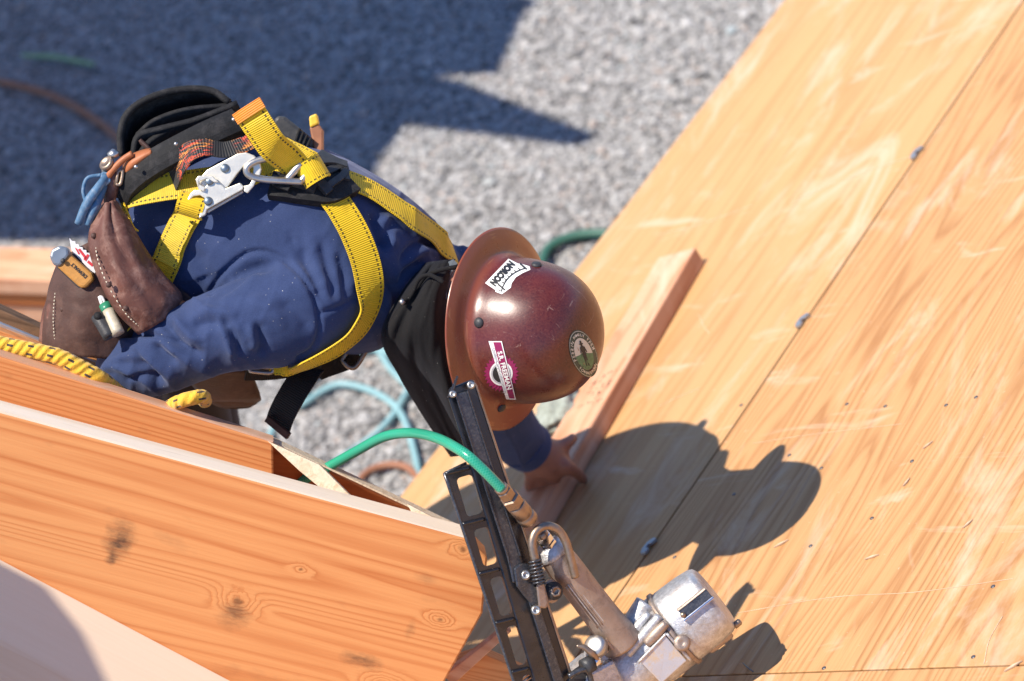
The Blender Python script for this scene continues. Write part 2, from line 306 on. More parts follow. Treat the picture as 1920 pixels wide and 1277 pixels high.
def gravel_mat(name, island):
    m, t, b = newmat(name); g = N(t); oc = g.coord()
    if island:
        r = t.nodes.new('ShaderNodeNewGeometry').outputs['Random Per Island']
    else:
        vo = t.nodes.new('ShaderNodeTexVoronoi'); vo.inputs['Scale'].default_value = 70; t.links.new(oc, vo.inputs['Vector'])
        sp = t.nodes.new('ShaderNodeSeparateColor'); t.links.new(vo.outputs['Color'], sp.inputs[0]); r = sp.outputs[0]
    c = g.ramp(r, [(0.0, (0.11, 0.107, 0.105)), (0.25, (0.24, 0.237, 0.230)), (0.55, (0.325, 0.32, 0.312)), (0.90, (0.48, 0.472, 0.458)), (0.96, (0.40, 0.32, 0.27)), (1.0, (0.34, 0.39, 0.40))])
    pat = g.noise(oc, 2.6, 6, 0.7)
    c = g.mix(g.math('MULTIPLY', g.ramp(pat, [(0.5, 0.0), (0.68, 1.0)]), 0.18), c, (0.24, 0.21, 0.20))
    t.links.new(c, b.inputs['Base Color']); b.inputs['Roughness'].default_value = 0.9; b.inputs['Specular IOR Level'].default_value = 0.2
    return m
M['gravel'] = gravel_mat('gravel_stones', True); M['dust'] = gravel_mat('gravel_bed', False)

# ------------------------------------------------------------------ helpers
def link(name, me, mat=None, parent=None, matrix=None, smooth=False):
    o = bpy.data.objects.new(name, me); COL.objects.link(o)
    if mat is not None:
        for mm in (mat if isinstance(mat, (list, tuple)) else [mat]): me.materials.append(mm)
    if matrix is not None: o.matrix_basis = matrix
    if parent is not None:
        o.parent = parent; pm = parent.matrix_basis.copy(); q = parent
        while q.parent is not None:
            pm = q.parent.matrix_basis @ q.matrix_parent_inverse @ pm if False else pm; break
        o.matrix_parent_inverse = world_of(parent).inverted()
    if smooth: me.polygons.foreach_set('use_smooth', [True] * len(me.polygons))
    return o
def world_of(o):
    if o.parent is None: return o.matrix_basis.copy()
    return world_of(o.parent) @ o.matrix_parent_inverse @ o.matrix_basis
def tag(o, label, cat, group=None, kind=None):
    if label: o['label'] = label
    if cat: o['category'] = cat
    if group: o['group'] = group
    if kind: o['kind'] = kind
    return o
def empty(name, loc, label, cat, group=None):
    o = bpy.data.objects.new(name, None); COL.objects.link(o); o.empty_display_size = 0.05
    o.matrix_basis = Matrix.Translation(loc); return tag(o, label, cat, group)
def mesh(name, verts, faces, uvs=None):
    me = bpy.data.meshes.new(name); me.from_pydata([tuple(v) for v in verts], [], faces)
    if uvs is not None:
        ul = me.uv_layers.new(name='UVMap')
        for p in me.polygons:
            for li, k in enumerate(p.loop_indices): ul.data[k].uv = uvs[p.index][li]
    me.update(); return me
def centred(verts):
    c = sum((Vector(v) for v in verts), Vector()) / len(verts); return c, [Vector(v) - c for v in verts]
def bev(o, wd, seg=2):
    m = o.modifiers.new('bevel', 'BEVEL'); m.width = wd; m.segments = seg; m.limit_method = 'ANGLE'; m.angle_limit = math.radians(40); return o
def spline(pts, n):
    """Catmull-Rom through tuples, n samples"""
    a = np.array([tuple(p) for p in pts], float); k = len(a)
    a = np.vstack([2 * a[0] - a[1], a, 2 * a[-1] - a[-2]]); out = []
    for i in range(n):
        t = i / (n - 1) * (k - 1); j = min(int(t), k - 2); f = t - j
        p0, p1, p2, p3 = a[j:j + 4]
        out.append(0.5 * ((2 * p1) + (-p0 + p2) * f + (2 * p0 - 5 * p1 + 4 * p2 - p3) * f * f + (-p0 + 3 * p1 - 3 * p2 + p3) * f ** 3))
    return np.array(out)
def prism(name, pts, ext, mat, parent=None, bevel=0.0, grain=None, seg=2):
    """pts: planar world outline of one face; ext: extrusion vector; the object's local x is the grain direction"""
    pts = [Vector(p) for p in pts]; ext = Vector(ext); n = len(pts)
    c = sum(pts, Vector()) / n
    ex = Vector(grain).normalized() if grain is not None else (pts[1] - pts[0]).normalized()
    ez = -ext.normalized(); ex = (ex - ez * ex.dot(ez)).normalized(); ey = ez.cross(ex)
    R = Matrix((ex, ey, ez)).transposed(); Ri = R.transposed()
    L = [Ri @ (p - c) for p in pts] + [Ri @ (p + ext - c) for p in pts]
    f = [list(range(n)), list(range(2 * n - 1, n - 1, -1))]
    for i in range(n): j = (i + 1) % n; f.append([i, i + n, j + n, j])
    me = mesh(name, L, f)
    b = bmesh.new(); b.from_mesh(me); bmesh.ops.recalc_face_normals(b, faces=b.faces); b.to_mesh(me); b.free()
    o = link(name, me, mat, parent, Matrix.Translation(c) @ R.to_4x4())
    if bevel: bev(o, bevel, seg)
    return o
def tube(name, pts, rad, mat, parent=None, n=14, samples=None, cap=True, closed=False, fn=None):
    """pts world; rad number or list matching pts; UV u = metres, v = 0..1 round"""
    pts = [Vector(p) for p in pts]
    rads = rad if isinstance(rad, (list, tuple)) else [rad] * len(pts)
    s = samples or max(8, len(pts) * 6)
    if len(pts) == 2 and samples is None: arr = np.array([list(p) + [r] for p, r in zip(pts, rads)])
    else: arr = spline([tuple(p) + (r,) for p, r in zip(pts, rads)], s)
    C = [Vector(a[:3]) for a in arr]; Rr = [a[3] for a in arr]; m = len(C)
    T = [((C[(i + 1) % m] - C[i - 1]) if closed else (C[min(i + 1, m - 1)] - C[max(i - 1, 0)])).normalized() for i in range(m)]
    nrm = T[0].orthogonal().normalized(); V = []; ln = [0.0]
    for i in range(m):
        if i: nrm = (nrm - T[i] * nrm.dot(T[i])).normalized(); ln.append(ln[-1] + (C[i] - C[i - 1]).length)
        bn = T[i].cross(nrm)
        for k in range(n):
            a = 2 * math.pi * k / n; rr = Rr[i] * (fn(i / (m - 1), a) if fn else 1)
            V.append(C[i] + (nrm * math.cos(a) + bn * math.sin(a)) * rr)
    F, U = [], []
    for i in range(m if closed else m - 1):
        i2 = (i + 1) % m
        for k in range(n):
            k2 = (k + 1) % n; F.append([i * n + k, i * n + k2, i2 * n + k2, i2 * n + k])
            u1 = ln[i]; u2 = ln[i2] if i2 else ln[i] + 0.01
            U.append([(u1, k / n), (u1, (k + 1) / n), (u2, (k + 1) / n), (u2, k / n)])
    if cap and not closed:
        F.append(list(range(n - 1, -1, -1))); U.append([(0, 0)] * n); F.append([(m - 1) * n + k for k in range(n)]); U.append([(ln[-1], 0)] * n)
    c, V = centred(V)
    me = mesh(name, V, F, U); o = link(name, me, mat, parent, Matrix.Translation(c), smooth=True)
    return o
def ribbon(name, pts, nrms, width, thick, mat, parent=None, u0=0.0, bow=0.0):
    """strap: pts world, nrms the direction its outer face looks; width number or list"""
    m = len(pts); pts = [Vector(p) for p in pts]; nrms = [Vector(x) for x in nrms]
    wd = width if isinstance(width, (list, tuple)) else [width] * m
    V, ln = [], [u0]; K = 5
    for i in range(m):
        if i: ln.append(ln[-1] + (pts[i] - pts[i - 1]).length)
        T = (pts[min(i + 1, m - 1)] - pts[max(i - 1, 0)]).normalized()
        nn = (nrms[i] - T * nrms[i].dot(T)).normalized(); s = T.cross(nn)
        for side in (0, 1):
            for k in range(K):
                f = k / (K - 1) - 0.5
                V.append(pts[i] + s * f * wd[i] + nn * (thick / 2 * (1 if side == 0 else -1) - bow * (2 * f) ** 2))
    F, U = [], []; W = 2 * K
    def q(a, b, c, d, uv): F.append([a, b, c, d]); U.append(uv)
    for i in range(m - 1):
        a, b = i * W, (i + 1) * W
        for k in range(K - 1):
            v0, v1 = k / (K - 1), (k + 1) / (K - 1); uv = [(ln[i], v0), (ln[i], v1), (ln[i + 1], v1), (ln[i + 1], v0)]
            q(a + k, a + k + 1, b + k + 1, b + k, uv)
            q(a + K + k + 1, a + K + k, b + K + k, b + K + k + 1, [uv[1], uv[0], uv[3], uv[2]])
        q(a + K, a, b, b + K, [(ln[i], 0)] * 2 + [(ln[i + 1], 0)] * 2); q(a + K - 1, a + W - 1, b + W - 1, b + K - 1, [(ln[i], 1)] * 2 + [(ln[i + 1], 1)] * 2)
    F.append([k for k in range(K)] + [W - 1 - k for k in range(K)]); U.append([(ln[0], 0.5)] * W)
    e = (m - 1) * W; F.append([e + K + k for k in range(K)] + [e + K - 1 - k for k in range(K)]); U.append([(ln[-1], 0.5)] * W)
    c, V = centred(V); me = mesh(name, V, F, U)
    b = bmesh.new(); b.from_mesh(me); bmesh.ops.recalc_face_normals(b, faces=b.faces); b.to_mesh(me); b.free()
    o = link(name, me, mat, parent, Matrix.Translation(c)); return o
def lathe(name, prof, centre, axis, mat, parent=None, n=40, xdir=None, sx=1.0, sy=1.0, smooth=True):
    """prof: (radius, height) pairs along axis"""
    ez = Vector(axis).normalized(); ex = Vector(xdir) if xdir is not None else ez.orthogonal(); ex = (ex - ez * ex.dot(ez)).normalized(); ey = ez.cross(ex)
    V, F = [], []
    for r, h in prof:
        for k in range(n): a = 2 * math.pi * k / n; V.append(Vector((r * sx * math.cos(a), r * sy * math.sin(a), h)))
    for i in range(len(prof) - 1):
        for k in range(n): k2 = (k + 1) % n; F.append([i * n + k, i * n + k2, (i + 1) * n + k2, (i + 1) * n + k])
    if prof[0][0] > 1e-4: F.append(list(range(n - 1, -1, -1)))
    if prof[-1][0] > 1e-4: F.append([(len(prof) - 1) * n + k for k in range(n)])
    me = mesh(name, V, F); b = bmesh.new(); b.from_mesh(me); bmesh.ops.remove_doubles(b, verts=b.verts, dist=1e-6); bmesh.ops.recalc_face_normals(b, faces=b.faces); b.to_mesh(me); b.free()
    R = Matrix((ex, ey, ez)).transposed()
    return link(name, me, mat, parent, Matrix.Translation(centre) @ R.to_4x4(), smooth=smooth)
def sheet(name, A, B, mat, parent=None, nu=26, nv=14, bulge=0.0, thick=0.004, wrinkle=0.0, wscale=14.0, seed=0.0, fold=None):
    """cloth or leather between two edge curves of (px, py, depth)"""
    a = spline(A, nu); b = spline(B, nu); V = []
    fwd = CV(0, 0, 1)
    for i in range(nu):
        for j in range(nv):
            f = j / (nv - 1); p = a[i] * (1 - f) + b[i] * f
            d = p[2] - bulge * 4 * f * (1 - f)
            if fold: d += fold(i / (nu - 1), f)
            q = P(p[0], p[1], d)
            if wrinkle: q = q - fwd * wrinkle * noise.fractal(Vector((i / nu * wscale * 0.35 + seed, f * wscale * 0.5, seed)), 0.9, 2.0, 3)
            V.append(q)
    F = [[i * nv + j, (i + 1) * nv + j, (i + 1) * nv + j + 1, i * nv + j + 1] for i in range(nu - 1) for j in range(nv - 1)]
    c, V = centred(V); me = mesh(name, V, F); o = link(name, me, mat, parent, Matrix.Translation(c), smooth=True)
    s = o.modifiers.new('solid', 'SOLIDIFY'); s.thickness = thick; s.offset = 0
    return o
def voxel(name, parts, size, smooth=4):
    """fuse closed shapes into one continuous surface"""
    V, F = [], []
    for v, f in parts: k = len(V); V += v; F += [[i + k for i in x] for x in f]
    me = mesh(name, V, F); o = bpy.data.objects.new(name + '_tmp', me); COL.objects.link(o)
    r = o.modifiers.new('r', 'REMESH'); r.mode = 'VOXEL'; r.voxel_size = size
    if smooth: s = o.modifiers.new('s', 'SMOOTH'); s.factor = 0.5; s.iterations = smooth
    dg = bpy.context.evaluated_depsgraph_get(); out = bpy.data.meshes.new_from_object(o.evaluated_get(dg)); out.name = name
    bpy.data.objects.remove(o); bpy.data.meshes.remove(me); return out
def limb(pts, n=20, samples=None):
    """closed tapered tube as raw (verts, faces): pts = (px, py, depth, radius)"""
    s = samples or len(pts) * 6; a = spline([tuple(P(*p[:3])) + (p[3],) for p in pts], s); C = [Vector(x[:3]) for x in a]; m = len(C)
    # rounded ends
    V, F = [], []; nrm = None; rows = []
    T = [(C[min(i + 1, m - 1)] - C[max(i - 1, 0)]).normalized() for i in range(m)]
    rows += [(C[0] - T[0] * a[0][3] * k, a[0][3] * r, T[0]) for k, r in ((0.95, 0.25), (0.75, 0.66), (0.4, 0.92))]
    rows += [(C[i], a[i][3], T[i]) for i in range(m)]
    rows += [(C[-1] + T[-1] * a[-1][3] * k, a[-1][3] * r, T[-1]) for k, r in ((0.4, 0.92), (0.75, 0.66), (0.95, 0.25))]
    for c, r, t in rows:
        nrm = t.orthogonal().normalized() if nrm is None else (nrm - t * nrm.dot(t)).normalized(); bn = t.cross(nrm)
        for k in range(n): an = 2 * math.pi * k / n; V.append(c + (nrm * math.cos(an) + bn * math.sin(an)) * r)
    for i in range(len(rows) - 1):
        for k in range(n): k2 = (k + 1) % n; F.append([i * n + k, i * n + k2, (i + 1) * n + k2, (i + 1) * n + k])
    F.append(list(range(n - 1, -1, -1))); F.append([(len(rows) - 1) * n + k for k in range(n)])
    return V, F
def rings(rs, n=36, dshift=0.0):
    """torso loft: (up_px, up_py, low_px, low_py, depth, half_depth)"""
    a = spline(rs, len(rs) * 4); V, F = [], []
    for ux, uy, lx, ly, d, hd in a:
        c = P((ux + lx) / 2, (uy + ly) / 2, d); up = (P(ux, uy, d) - P(lx, ly, d)) * 0.5; fw = CV(0, 0, 1) * hd
        for k in range(n):
            an = 2 * math.pi * k / n; ca, sa = math.cos(an), math.sin(an)
            e = 2 / 2.3
            V.append(c + up * math.copysign(abs(ca) ** e, ca) + fw * math.copysign(abs(sa) ** e, sa))
    m = len(a)
    for i in range(m - 1):
        for k in range(n): k2 = (k + 1) % n; F.append([i * n + k, i * n + k2, (i + 1) * n + k2, (i + 1) * n + k])
    F.append(list(range(n - 1, -1, -1))); F.append([(m - 1) * n + k for k in range(n)])
    return V, F
def bvh_of(o):
    mw = world_of(o); me = o.data
    return BVHTree.FromPolygons([mw @ v.co for v in me.vertices], [p.vertices[:] for p in me.polygons])
def ray(bvh, px, py):
    d = (P(px, py, 1.0) - CAM).normalized(); h = bvh.ray_cast(CAM, d)
    return (h[0], h[1] if h[1].dot(d) < 0 else -h[1]) if h[0] is not None else (None, None)
def depth_of(p): return (p - CAM).dot(CV(0, 0, 1))
def to_px(p):
    q = ROT.transposed() @ (p - CAM); return 960 + FPX * q.x / -q.z, 638.5 - FPX * q.y / -q.z
def text_mesh(body, bold=0.012):
    cu = bpy.data.curves.new('t', 'FONT'); cu.body = body; cu.size = 1.0; cu.offset = bold; cu.align_x = 'CENTER'; cu.align_y = 'CENTER'; cu.resolution_u = 3
    o = bpy.data.objects.new('t', cu); COL.objects.link(o); dg = bpy.context.evaluated_depsgraph_get()
    me = bpy.data.meshes.new_from_object(o.evaluated_get(dg)); V = [v.co.copy() for v in me.vertices]; F = [list(p.vertices) for p in me.polygons]
    bpy.data.objects.remove(o); bpy.data.curves.remove(cu); bpy.data.meshes.remove(me); return V, F

# ------------------------------------------------------------------ ground
def ground_at(px, py, z=0.0):
    d = P(px, py, 1.0) - CAM; return CAM + d * ((z - CAM_H) / d.z)
gm = mesh('ground', [(-60, -40, 0), (60, -40, 0), (60, 90, 0), (-60, 90, 0)], [[0, 1, 2, 3]])
tag(link('ground', gm, M['dust']), 'grey gravel yard under the roof', 'ground', None, 'structure')
ico = bmesh.new(); bmesh.ops.create_icosphere(ico, subdivisions=1, radius=1.0); IV = np.array([v.co[:] for v in ico.verts]); IF = np.array([[v.index for v in f.verts] for f in ico.faces]); ico.free()
NG = 42000; gv = np.zeros((NG * 12, 3)); gf = np.zeros((NG * 20, 3), int)
for i in range(NG):
    g0 = ground_at(random.uniform(-60, 1560), random.uniform(-60, 1010)); r = random.uniform(0.0040, 0.0085) * (1.9 if random.random() < 0.04 else 1)
    jit = IV * (np.random.uniform(0.7, 1.25, (12, 1))) * np.array([r * random.uniform(0.9, 1.4), r, r * 0.7]); an = random.uniform(0, 6.28); ca, sa = math.cos(an), math.sin(an)
    x = jit[:, 0] * ca - jit[:, 1] * sa; y = jit[:, 0] * sa + jit[:, 1] * ca
    gv[i * 12:(i + 1) * 12] = np.stack([x + g0.x, y + g0.y, jit[:, 2] + r * 0.3], 1); gf[i * 20:(i + 1) * 20] = IF + i * 12
pm = bpy.data.meshes.new('gravel'); pm.from_pydata(gv, [], gf.tolist()); pm.update()
tag(link('gravel', pm, M['gravel']), 'loose grey gravel spread over the yard', 'gravel', None, 'stuff')

# ------------------------------------------------------------------ unseen roof added to shade the yard (stands up-sun, left of the view)
ZC = 2.75
def up_sun(px, py, z=ZC): g0 = ground_at(px, py); t = z / LDIR.z; return g0 + LDIR * t  # roof outline traced back along the sun from its shadow
shed = empty('shade_roof', ground_at(-2600, -2600), 'shed roof with rafter tails added out of view, shaped to shade the gravel', 'roof')
def slab(name, pix, th, mat, z=ZC):
    pts = [up_sun(a, b, z) for a, b in pix]; return prism(name, pts, (0, 0, th), mat, shed, 0.002, pts[1] - pts[0])
slab('roof_panel', [(500, -400), (900, -2), (985, 15), (930, 140), (700, 150), (760, 235), (712, 300), (640, 440), (300, 452), (-2200, 470), (-2200, -900), (300, -900)], 0.02, M['ply_a'])
slab('rafter_tail', [(600, 120), (835, 165), (1088, 266), (1078, 276), (600, 215)], 0.09, M['fir_b'], ZC - 0.1)
slab('rafter_tail', [(700, -60), (925, -6), (978, 14), (970, 26), (700, 30)], 0.09, M['fir_b'], ZC - 0.1)
for a, b in ((-700, -300), (300, -330), (-700, 420)):
    q = up_sun(a, b); prism('post', [q + Vector((sx * 0.05, sy * 0.05, -0.004)) for sx, sy in ((-1, -1), (1, -1), (1, 1), (-1, 1))], (0, 0, -(ZC - 0.01)), M['fir_b'], shed, 0.003, (0, 0, 1))

# ------------------------------------------------------------------ things on the ground
def ground_hose(name, pix, r, mat, label, cat='hose', group=None, n=60):
    pts = [ground_at(a, b, 0.012 + r) for a, b in pix]; o = tube(name, pts, r, mat, None, 8, n); return tag(o, label, cat, group)
ground_hose('air_hose', [(540, 980), (600, 890), (720, 800), (770, 700), (700, 655), (600, 690), (560, 760), (640, 720), (740, 760), (780, 860), (790, 960)], 0.0085, M['hose_teal'], 'teal air hose looped on sunlit gravel below the worker\'s chest')
ground_hose('air_hose', [(500, 830), (560, 720), (680, 640), (740, 700), (840, 800), (880, 900)], 0.0085, M['hose_teal'], 'second teal hose strand crossing the loops beside dark hanging strap')
ground_hose('extension_cord', [(640, 960), (690, 885), (760, 875), (800, 930), (780, 990)], 0.009, M['hose_rust'], 'rust brown cord curled on gravel beside the teal hose', 'cord')
ground_hose('garden_hose', [(1010, 520), (1030, 465), (1090, 440), (1160, 445), (1180, 500)], 0.012, M['hose_dark'], 'dark green hose curve on gravel above the hard hat', 'hose')
ground_hose('extension_cord', [(-80, 140), (30, 160), (110, 185), (200, 240), (290, 330)], 0.011, M['hose_rust'], 'rust brown cord lying across shaded gravel at upper left', 'cord')
lf = [ground_at(a, b, 0.03) for a, b in ((38, 100), (100, 100), (178, 116), (172, 122), (100, 108), (42, 105))]
tag(prism('grass_blade', lf, (0, 0, -0.006), M['leaf'], None, 0.001), 'pale green grass blade lying on shaded gravel', 'leaf')
LUM = [('pale tan plank on top of the lumber pile behind tool pouches', 462, .23, 'stud', 180), ('brown plank second from top in the lumber pile behind tool pouches', 486, .18, 'fir_c', 210), ('pale plank third from top in the lumber pile behind tool pouches', 516, .12, 'stud', 190), ('orange plank at the bottom of the lumber pile behind tool pouches', 556, .06, 'fir_b', 215)]
for i, (lb, py, z, mt, xr) in enumerate(LUM):
    a = ground_at(-260, py - 8 - 3 * (i % 2), z); b = ground_at(xr, py + 6, z); wd = Vector((0, 0, 1)).cross(b - a).normalized() * 0.12
    o = prism('lumber_plank', [a, b, b - wd, a - wd], (0, 0, -0.048), M[mt], None, 0.003, b - a)
    tag(o, lb, 'plank', 'planks piled on the gravel')

# ------------------------------------------------------------------ roof deck of plywood
D1 = CV(0.496, 0.638, 0.589).normalized(); NR = CV(-0.519, 0.761, -0.387); NR = (NR - D1 * NR.dot(D1)).normalized(); E2 = D1.cross(NR).normalized()
if E2.dot(CV(1, 0, 0)) < 0: E2 = -E2
PK = NR.dot(P(1400, 1230, 3.925) - CAM)
def PL(px, py, off=0.0):
    d = P(px, py, 1.0) - CAM; return CAM + d * ((PK + off) / NR.dot(d))
J0 = PL(1286, 930)
def pq(p): return (p - J0).dot(D1), (p - J0).dot(E2)
def RP(s, q, off=0.0): return J0 + D1 * s + E2 * q + NR * off
q_eave = 0.5 * (pq(PL(1470, 2))[1] + pq(PL(850, 803))[1]); s_cross = pq(PL(1640, 1256))[0]
deck = empty('roof_deck', RP(0, 0), 'sloping plywood roof deck the worker leans over', 'roof')
TH = 0.018
def panel(s0, s1, q0, q1, mat, jag=0.0):
    n = 30; pts = [RP(s0, q0), RP(s1, q0)] + [RP(s1, q1), RP(s0, q1)]
    if jag:  # sawn eave edge is not perfectly straight
        pts = [RP(s0 + (s1 - s0) * i / n, q0 + jag * noise.noise(Vector((i * 1.7, 3, 1)))) for i in range(n + 1)] + [RP(s1, q1), RP(s0, q1)]
    return prism('plywood_panel', pts, NR * -TH, mat, deck, 0.0012, D1)
panel(-2.3, 2.4, q_eave, -0.002, M['ply_a'], 0.004)
panel(s_cross + 0.0015, 2.4, 0.002, 1.222, M['ply_b'])
panel(s_cross - 1.22, s_cross - 0.0015, 0.002, 1.222, M['ply_c'])
panel(s_cross + 0.0015, 2.4, 1.226, 2.44, M['ply_c'])
panel(s_cross - 1.22, s_cross - 0.0015, 1.226, 2.44, M['ply_b'])
for s in np.arange(-2.0, 2.4, 0.61):
    prism('rafter', [RP(s - 0.019, q_eave + 0.02, -TH - 0.001), RP(s + 0.019, q_eave + 0.02, -TH - 0.001), RP(s + 0.019, 2.4, -TH - 0.001), RP(s - 0.019, 2.4, -TH - 0.001)], NR * -0.184, M['fir_b'], deck, 0.002, E2)
prism('wall_plate', [RP(-2.3, q_eave + 0.45, -0.21), RP(2.4, q_eave + 0.45, -0.21), RP(2.4, q_eave + 0.54, -0.21), RP(-2.3, q_eave + 0.54, -0.21)], (0, 0, -1.5), M['ply_c'], deck, 0.002, D1)
# metal panel clips in the joint
for px, py in ((1722, 290), (1506, 605), (1220, 1028)):
    s, q = pq(PL(px, py)); pts = [RP(s + a * .85, b * .8, 0.0015) for a, b in ((-0.022, -0.007), (-0.008, -0.012), (0.010, -0.010), (0.022, 0.001), (0.018, 0.010), (0.006, 0.004), (0.004, -0.003), (-0.006, -0.003), (-0.008, 0.006), (-0.020, 0.005))]
    prism('panel_clip', pts, NR * 0.006, M['clip'], deck, 0.0008)
for px, py in ((1660, 762), (1774, 760), (1830, 745), (1710, 865), (1480, 854), (1540, 878), (1862, 1100), (1825, 1232), (1545, 1253), (1520, 1024), (1376, 927), (1265, 1045), (1635, 972), (1390, 760), (1588, 758)):
    lathe('nail_head', [(0.0035, 0), (0.0035, 0.0008), (0.002, 0.0014)], PL(px, py), NR, M['nail'], deck, 8)
for px, py, a, l in ((1635, 1045, 1.2, 0.012), (1700, 905, 0.2, 0.010),  (1815, 983, 0.5, 0.010), (1465, 1020, 0.9, 0.013), (1740, 835, 0.6, 0.010), (1900, 1250, 0.8, 0.014)):
    c = PL(px, py, 0.001); u = D1 * math.cos(a) + E2 * math.sin(a); v = NR.cross(u)
    o = prism('wood_splinter', [c + u * l, c + v * l * 0.16, c - u * l, c - v * l * 0.12], NR * 0.0022, M['chip'], deck)
tw = tube('twig', [PL(1393, 1243, 0.003), PL(1402, 1252, 0.005), PL(1412, 1259, 0.003)], 0.0012, M['nail'], deck, 6, 10)
# long scuffs: shallow raised paint-like fibres left by tools
def scuff(pix, w0):
    pts = [PL(a, b, 0.0006) for a, b in spline(pix, 24)]
    ribbon('scuff', pts, [NR] * len(pts), [w0 * 0.6 * (0.2 + 0.7 * abs(noise.noise(Vector((i * 0.7, w0 * 999, 0))))) for i in range(len(pts))], 0.0006, M['chip'], deck)
scuff([(1410, 832), (1520, 815), (1690, 795)], 0.004); scuff([(1380, 1150), (1560, 1120), (1720, 1110), (1900, 1085)], 0.004)
scuff([(1880, 1155), (1855, 1200), (1845, 1245)], 0.005); scuff([(1235, 762), (1270, 745), (1312, 728)], 0.006); scuff([(1310, 590), (1320, 612), (1330, 625)], 0.006); scuff([(1480, 380), (1600, 330), (1720, 290)], 0.007)
scuff([(1240, 440), (1330, 415), (1410, 385)], 0.008)

# ------------------------------------------------------------------ short stud held on the deck
sa, sb = PL(1322, 492, 0.001), PL(1028, 1004, 0.001); sd = (sa - sb).normalized(); sw = NR.cross(sd); sw = -sw if sw.dot(CV(-1, 0, 0)) < 0 else sw
stud = prism('wood_stud', [p + NR * 0.038 for p in (sb, sa, sa + sw * 0.089, sb + sw * 0.089)], NR * -0.038, M['stud'], None, 0.003, sd)
tag(stud, 'short pinkish wood stud lying on plywood under the worker\'s hand', 'stud')
# grade stamp printed on the stud
for k in range(34):
    c = PL(1147, 722, 0.0392) + sd * random.uniform(-.05, .05) + sw * (.008 + .013 * (k % 4) + random.uniform(0, .004)); l = random.uniform(.002, .006); a = random.choice((0, 0, 1.2, 2.0))
    u = sd * math.cos(a) + sw * math.sin(a); v = NR.cross(u)
    prism('stamp_mark', [c + u * l - v * .0007, c + u * l + v * .0007, c - u * l + v * .0007, c - u * l - v * .0007], NR * .0003, M['leather2'], stud)
# crumpled cloth beyond the hat
rg = bmesh.new(); bmesh.ops.create_icosphere(rg, subdivisions=4, radius=1.0)
rc = PL(1046, 776, 0.028)
for v in rg.verts:
    d = 1 + 0.30 * noise.fractal(v.co * 1.9 + Vector((3, 1, 0)), 0.8, 2.1, 4); q = v.co * d
    v.co = sd * q.x * 0.066 + sw * q.y * 0.045 + NR * max(-0.027, q.z * 0.034)
rm = bpy.data.meshes.new('rag'); rg.to_mesh(rm); rg.free()
tag(link('work_rag', rm, M['ragc'], None, Matrix.Translation(rc), True), 'crumpled grey green cloth on the deck between hat and stud', 'cloth')

# ------------------------------------------------------------------ framing at lower left
FA, FB = 0.10, -0.30                                       # how the board faces tilt in depth (per metre right, per metre up)
MB_ = CV(FA, FB, -1).normalized()
def facep(px, py, d0, ref=(880, 1010), mb=None):
    """point of a board face whose depth is d0 at pixel ref"""
    mb = mb or MB_; r0 = P(*ref, d0); d = (P(px, py, 1.0) - CAM); return CAM + d * (mb.dot(r0 - CAM) / mb.dot(d))
def board(name, pix, d0, th, mat, label, bevel=0.002, cat='board', ref=(880, 1010), mb=None):
    mb = mb or MB_; pts = [facep(a, b, d0, ref, mb) for a, b in pix]; g = facep(600, 926, d0, ref) - facep(100, 790, d0, ref)
    o = prism(name, pts, mb * -th, mat, None, bevel, g)
    if label: tag(o, label, cat)
    return o
def top_strip(o, p0, p1, d0, th, mat, ref=(880, 1010), name='lit_edge'):
    """sunlight painted into the top edge as its own thin pale piece, sitting 1 mm proud"""
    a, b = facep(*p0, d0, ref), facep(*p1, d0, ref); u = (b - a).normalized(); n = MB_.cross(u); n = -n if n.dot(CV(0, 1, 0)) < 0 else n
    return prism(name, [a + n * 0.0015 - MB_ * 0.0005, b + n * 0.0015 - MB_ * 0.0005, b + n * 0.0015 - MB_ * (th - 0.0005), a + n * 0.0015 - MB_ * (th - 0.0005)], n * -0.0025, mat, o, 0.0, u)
DF, DB = 3.755, 3.86
fb = board('roof_beam', [(-700, 585), (880, 1010), (914, 1045), (905, 1150), (822, 1300), (520, 1390), (-700, 1060)], DF, 0.046, M['fir_a'], 'wide orange fir beam in the foreground with dark smudges and bevelled end', 0.003, 'beam')
top_strip(fb, (-700, 585), (880, 1010), DF, 0.046, M['fir_lit_top'])
bb = board('roof_beam', [(-640, 465), (512, 829), (514, 940), (-640, 760)], DB, 0.026, M['fir_b'], 'narrower orange fir beam under the yellow rope, behind the foreground beam', 0.003, 'beam', (512, 829))
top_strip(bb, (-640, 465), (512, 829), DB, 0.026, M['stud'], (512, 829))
fbi = world_of(fb).inverted()
def loc2(px, py): q = fbi @ facep(px, py, DF); return q.x, q.y
KN = [(446, 1128, .011, .30), (566, 1068, .005, .10), (824, 1162, .007, .20), (868, 1030, .008, -.18), (720, 1290, .012, .3)]
ST = [(224, 1012, .020, .030, 1.0), (208, 1046, .008, .010, .9), (440, 1152, .022, .022, .7), (680, 1240, .028, .012, .8), (770, 1180, .006, .018, .4), (800, 1085, .018, .008, .3)]
mfa = wood('fir_beam_face', FIR_L, FIR_D, 0.13, 6.0, 34, 0.6, None, 0, 1.3, 1.0, 0.25, 0.0, 1.0, [loc2(a, b) + (r, m) for a, b, r, m in KN], [loc2(a, b) + (rx, ry, m) for a, b, rx, ry, m in ST])
fb.data.materials.clear(); fb.data.materials.append(mfa)
